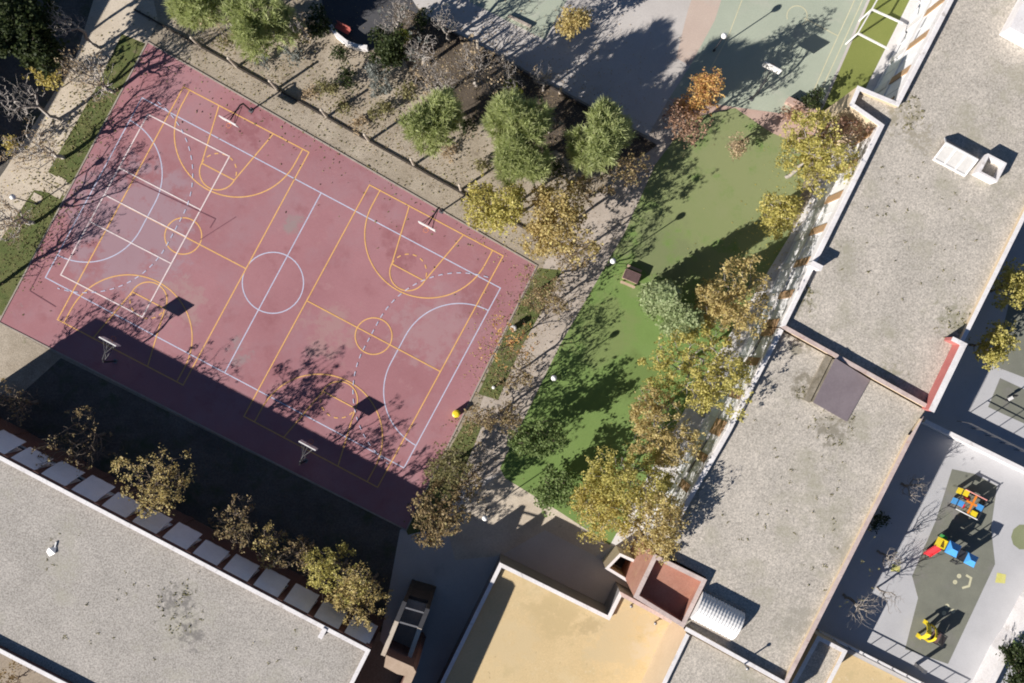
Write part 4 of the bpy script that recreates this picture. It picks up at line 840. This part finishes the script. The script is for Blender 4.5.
# along the path
T('yellow tree at the upper right corner of the red court', 497, 207, 5.5, 31, 8, 'yellowgreen', 2300, GA, size=.23, n=220); T('large yellow brown tree right of the court corner', 560, 224, 5.8, 40, 8.5, 'yellowbrown', 3000, GA, size=.24, n=230)
T('sparse orange leaved tree at the right edge of the red court', 508, 345, 3.8, 28, 6, 'orange', 240, GA, size=.2, n=130, rtw=.008); T('olive brown tree on the verge below the yellow bin', 448, 470, 4.5, 22, 7.2, 'olive', 900, GA, size=.22, n=170)
T('yellow brown tree at the lower right corner of the red court', 437, 515, 5, 27, 7.8, 'brown', 1200, GA, size=.24, n=170)
for x, y, r, H, lab in ((535,290,22,7,'bare tree on the verge under the large yellow brown tree'), (482,428,22,6.8,'bare tree beside the path below the white bollard'), (592,190,20,7,'bare tree over the path between pine and lawn'), (632,170,18,7,'bare tree at path edge near the head of lawn'), (470,480,18,7,'bare tree by path near the shaded yard'), (578,250,20,8,'bare tree over the path left of the globe lamp by the wooden box'), (556,300,20,8,'bare tree over the path below the large yellow brown tree'), (520,372,20,8,'bare tree over the path right of the sparse orange tree'), (500,415,20,8,'bare tree over the path near the yellow bin')):
    BT(lab, x, y, .62*H, r, H, 650, 'brown', n=230, size=.2, spread=.22, rtw=.009, bark='bark')
# the lawn
T('green tree at the lower left end of the lawn', 538, 440, 3.6, 21, 5.6, 'green', 1500, name='green_tree', size=.24, n=190); T('green tree next to the shaded yard at the foot of the lawn', 556, 487, 3.3, 21, 5.4, 'green', 1500, name='green_tree', size=.25, n=170)
for bx_, by_, H, lab in ((655,300,8.6,'pale green conifer beside the slatted wooden box'), (676,322,8.2,'pale green conifer between wooden box and facade trees')):
    plant('conifer', lab, 'tree', bx_+12, by_, 4, 15, H+.6, 'pale', 13000, .3, 420, trunk_top=.6, cone=True, base_px=(bx_,by_), group='pale conifers on the lawn', spread=.2, clump=3, cl_r=.2)
for x, y, zc, r, H, leaf, nl, lab in ((811,162,7,36,9.8,'yellowgreen',3600,'large yellow green tree next to the cream stair tower'), (783,206,5.6,22,8,'yellowgreen',1700,'small yellow green tree below the large one by the stair tower'), (832,136,6.5,18,9,'russet',650,'reddish sparse tree against the cream stair tower'),
   (742,300,6.5,36,9.5,'yellowbrown',3000,'yellow brown facade tree right of the conifers'), (698,368,6.5,40,9.5,'yellowgreen',3600,'broad yellow green facade tree in the middle of the row'), (662,424,6.8,33,10,'yellowbrown',2700,'yellow brown facade tree fifth from the top'),
   (636,478,6.8,38,10,'yellowgreen',3600,'yellow green facade tree above the lowest pair'), (598,516,6.2,33,9.3,'yellow',2300,'yellowest facade tree overhanging the shaded yard'), (652,522,6.8,32,10,'yellowbrown',2500,'lowest yellow brown facade tree above the porch')):
    up = 1.5 if y > 280 else 0
    T(lab, x, y, zc+up, r*1.07, H+1.3+up, leaf, int(nl*1.2), GL, size=.2, n=330, spread=.2, rtw=.013, bark='palebark')
S('yellow bush between the conifers and the facade', 710, 296, 12, 3.2, 'yellowbrown', 700, size=.24)
# in front of the lower left block
for x, y, r, H, leaf, nl, lab in ((76,440,32,8.2,'brown',420,'sparse brown tree at the left end of the block facade'), (150,480,35,9.6,'yellowbrown',1300,'yellow brown tree over the fourth window bay of the block'), (232,522,26,9.2,'brown',800,'brown leaved tree near the middle of the block facade'),
   (268,545,17,8.6,'yellowbrown',420,'slim yellow brown tree right of the middle of facade'), (299,556,17,8.6,'brown',420,'slim brown tree left of the largest facade tree'), (333,578,30,9.6,'yellowgreen',1700,'large yellow green tree near the right end of block facade'), (366,592,29,9.4,'yellowbrown',1500,'yellow brown tree beside the brick stair tower'),
   (10,405,24,7,'brown',160,'nearly bare brown tree in shade at the left edge'), (-50,405,34,9.4,'brown',700,'brown tree just outside the left edge, shading the court corner')):
    T(lab, x, y, H*.68, r*1.05, H+1.0, leaf, int(nl*.85), GD, size=.2, n=300, rtw=.013, spread=.2)
S('brown shrub in the courtyard at the lower left corner', 12, 682, 18, 3, 'brown', 700)
# right hand yards
T('yellow green tree at the right edge beside the beige roof', 1012, 288, 4.5, 28, 7, 'yellowgreen', 1500, size=.24, n=150); T('smaller yellow green tree beside the red sided parapet', 992, 345, 4, 22, 6.3, 'yellowgreen', 1100, size=.24, n=120)
BT('leafless pale tree at the top of the play yard shade', 918, 490, 3.5, 17, 5.5, n=200); BT('leafless pale tree spreading in the lower play yard shade', 858, 606, 3.6, 22, 5.6, n=240); BT('thin leafless tree beside a yellow ground mark', 893, 560, 3.5, 12, 6, n=150)
BT('slender leafless tree at the edge of the play yard shade', 889, 596, 2.8, 12, 6.2, n=120)
S('dark potted shrub against the wall in the play yard', 880, 520, 9, 1.4, 'dark', 420)
T('dark green tree behind the boundary wall at lower right', 1022, 668, 3, 24, 5, 'dark', 2600, name='evergreen_tree', size=.26); S('bright green bush behind the boundary wall at right edge', 1022, 648, 9, 4.5, 'green', 700)

# ------------------------------------------------------------------ loose stuff on the ground
def scatter(name, label, regions, leaf, size, z0, seed, flat=2.5):
    g = np.random.default_rng(seed); C = []
    for (x0,y0,x1,y1,wd,n) in regions:
        u = g.random(n); a = np.array(W(x0,y0)); b = np.array(W(x1,y1)); c = a+(b-a)*u[:,None]+g.normal(size=(n,2))*wd/2; C.append(np.column_stack([c, np.full(n, z0)+g.random(n)*.03]))
    C = np.concatenate(C); V, F = leaves_np(g, C, size, .7, flat); V[:,2] = np.maximum(V[:,2], z0)
    o = link(name, np_mesh(name, V, F, M['leaf_'+leaf])); return tag(o, label, kind='stuff')
scatter('fallen_leaves', 'fallen brown leaves scattered over garden and verges', [(190,35,510,205,3,1500),(220,10,600,160,6,1500),(550,270,460,500,3,900),(640,160,500,470,3,350),(100,40,0,280,5,350),(520,280,440,500,2,300)], 'brown', .11, .04, 3)
scatter('fallen_leaves', 'fallen yellow leaves on the court edge, lawn and walkway', [(505,300,480,380,2.2,160),(800,190,640,500,5,900),(480,230,540,262,2,90),(60,110,20,180,3,120),(850,150,700,420,2,300)], 'yellow', .13, .045, 4)
scatter('fallen_leaves', 'fallen tan leaves over the mulched bed and yard edge', [(400,20,640,155,4,2200),(480,20,660,110,6,500)], 'tan', .13, .045, 9)
scatter('ground_weeds', 'low dry weeds growing in the garden bed', [(170,20,540,215,7,1500),(110,60,10,280,3,1500),(545,280,490,390,1.5,500),(470,430,420,525,1.5,600)], 'olive', .2, .03, 5, .3)

def roof_tufts(name, label, spots, z, seed):
    g = np.random.default_rng(seed); C = []
    for px, py, rpx, n in spots:
        for _ in range(n):
            a, r = g.random()*2*math.pi, rpx*math.sqrt(g.random()); c = np.array([*W(px+r*math.cos(a), py+r*math.sin(a), z), z+.03]); k = int(g.integers(2, 7)); C.append(c+g.normal(size=(k,3))*np.array([.09,.09,.015]))
    V, F = leaves_np(g, np.concatenate(C), .14, .7, 1.0); V[:,2] = np.maximum(V[:,2], z+.01)
    tag(link(name, np_mesh(name, V, F, M['leaf_olive'])), label, kind='stuff')
roof_tufts('roof_moss', 'small dry moss tufts on the gravel roofs at right', [(905,235,75,45),(905,112,20,35),(955,325,22,30),(805,300,14,20),(770,480,85,45),(835,425,22,30),(805,395,10,20),(850,560,50,25)], 8.5, 21)
roof_tufts('roof_moss', 'small dark moss tufts on the lower left gravel roof', [(180,610,28,45),(120,580,90,30),(270,660,40,10)], 7.75, 22)
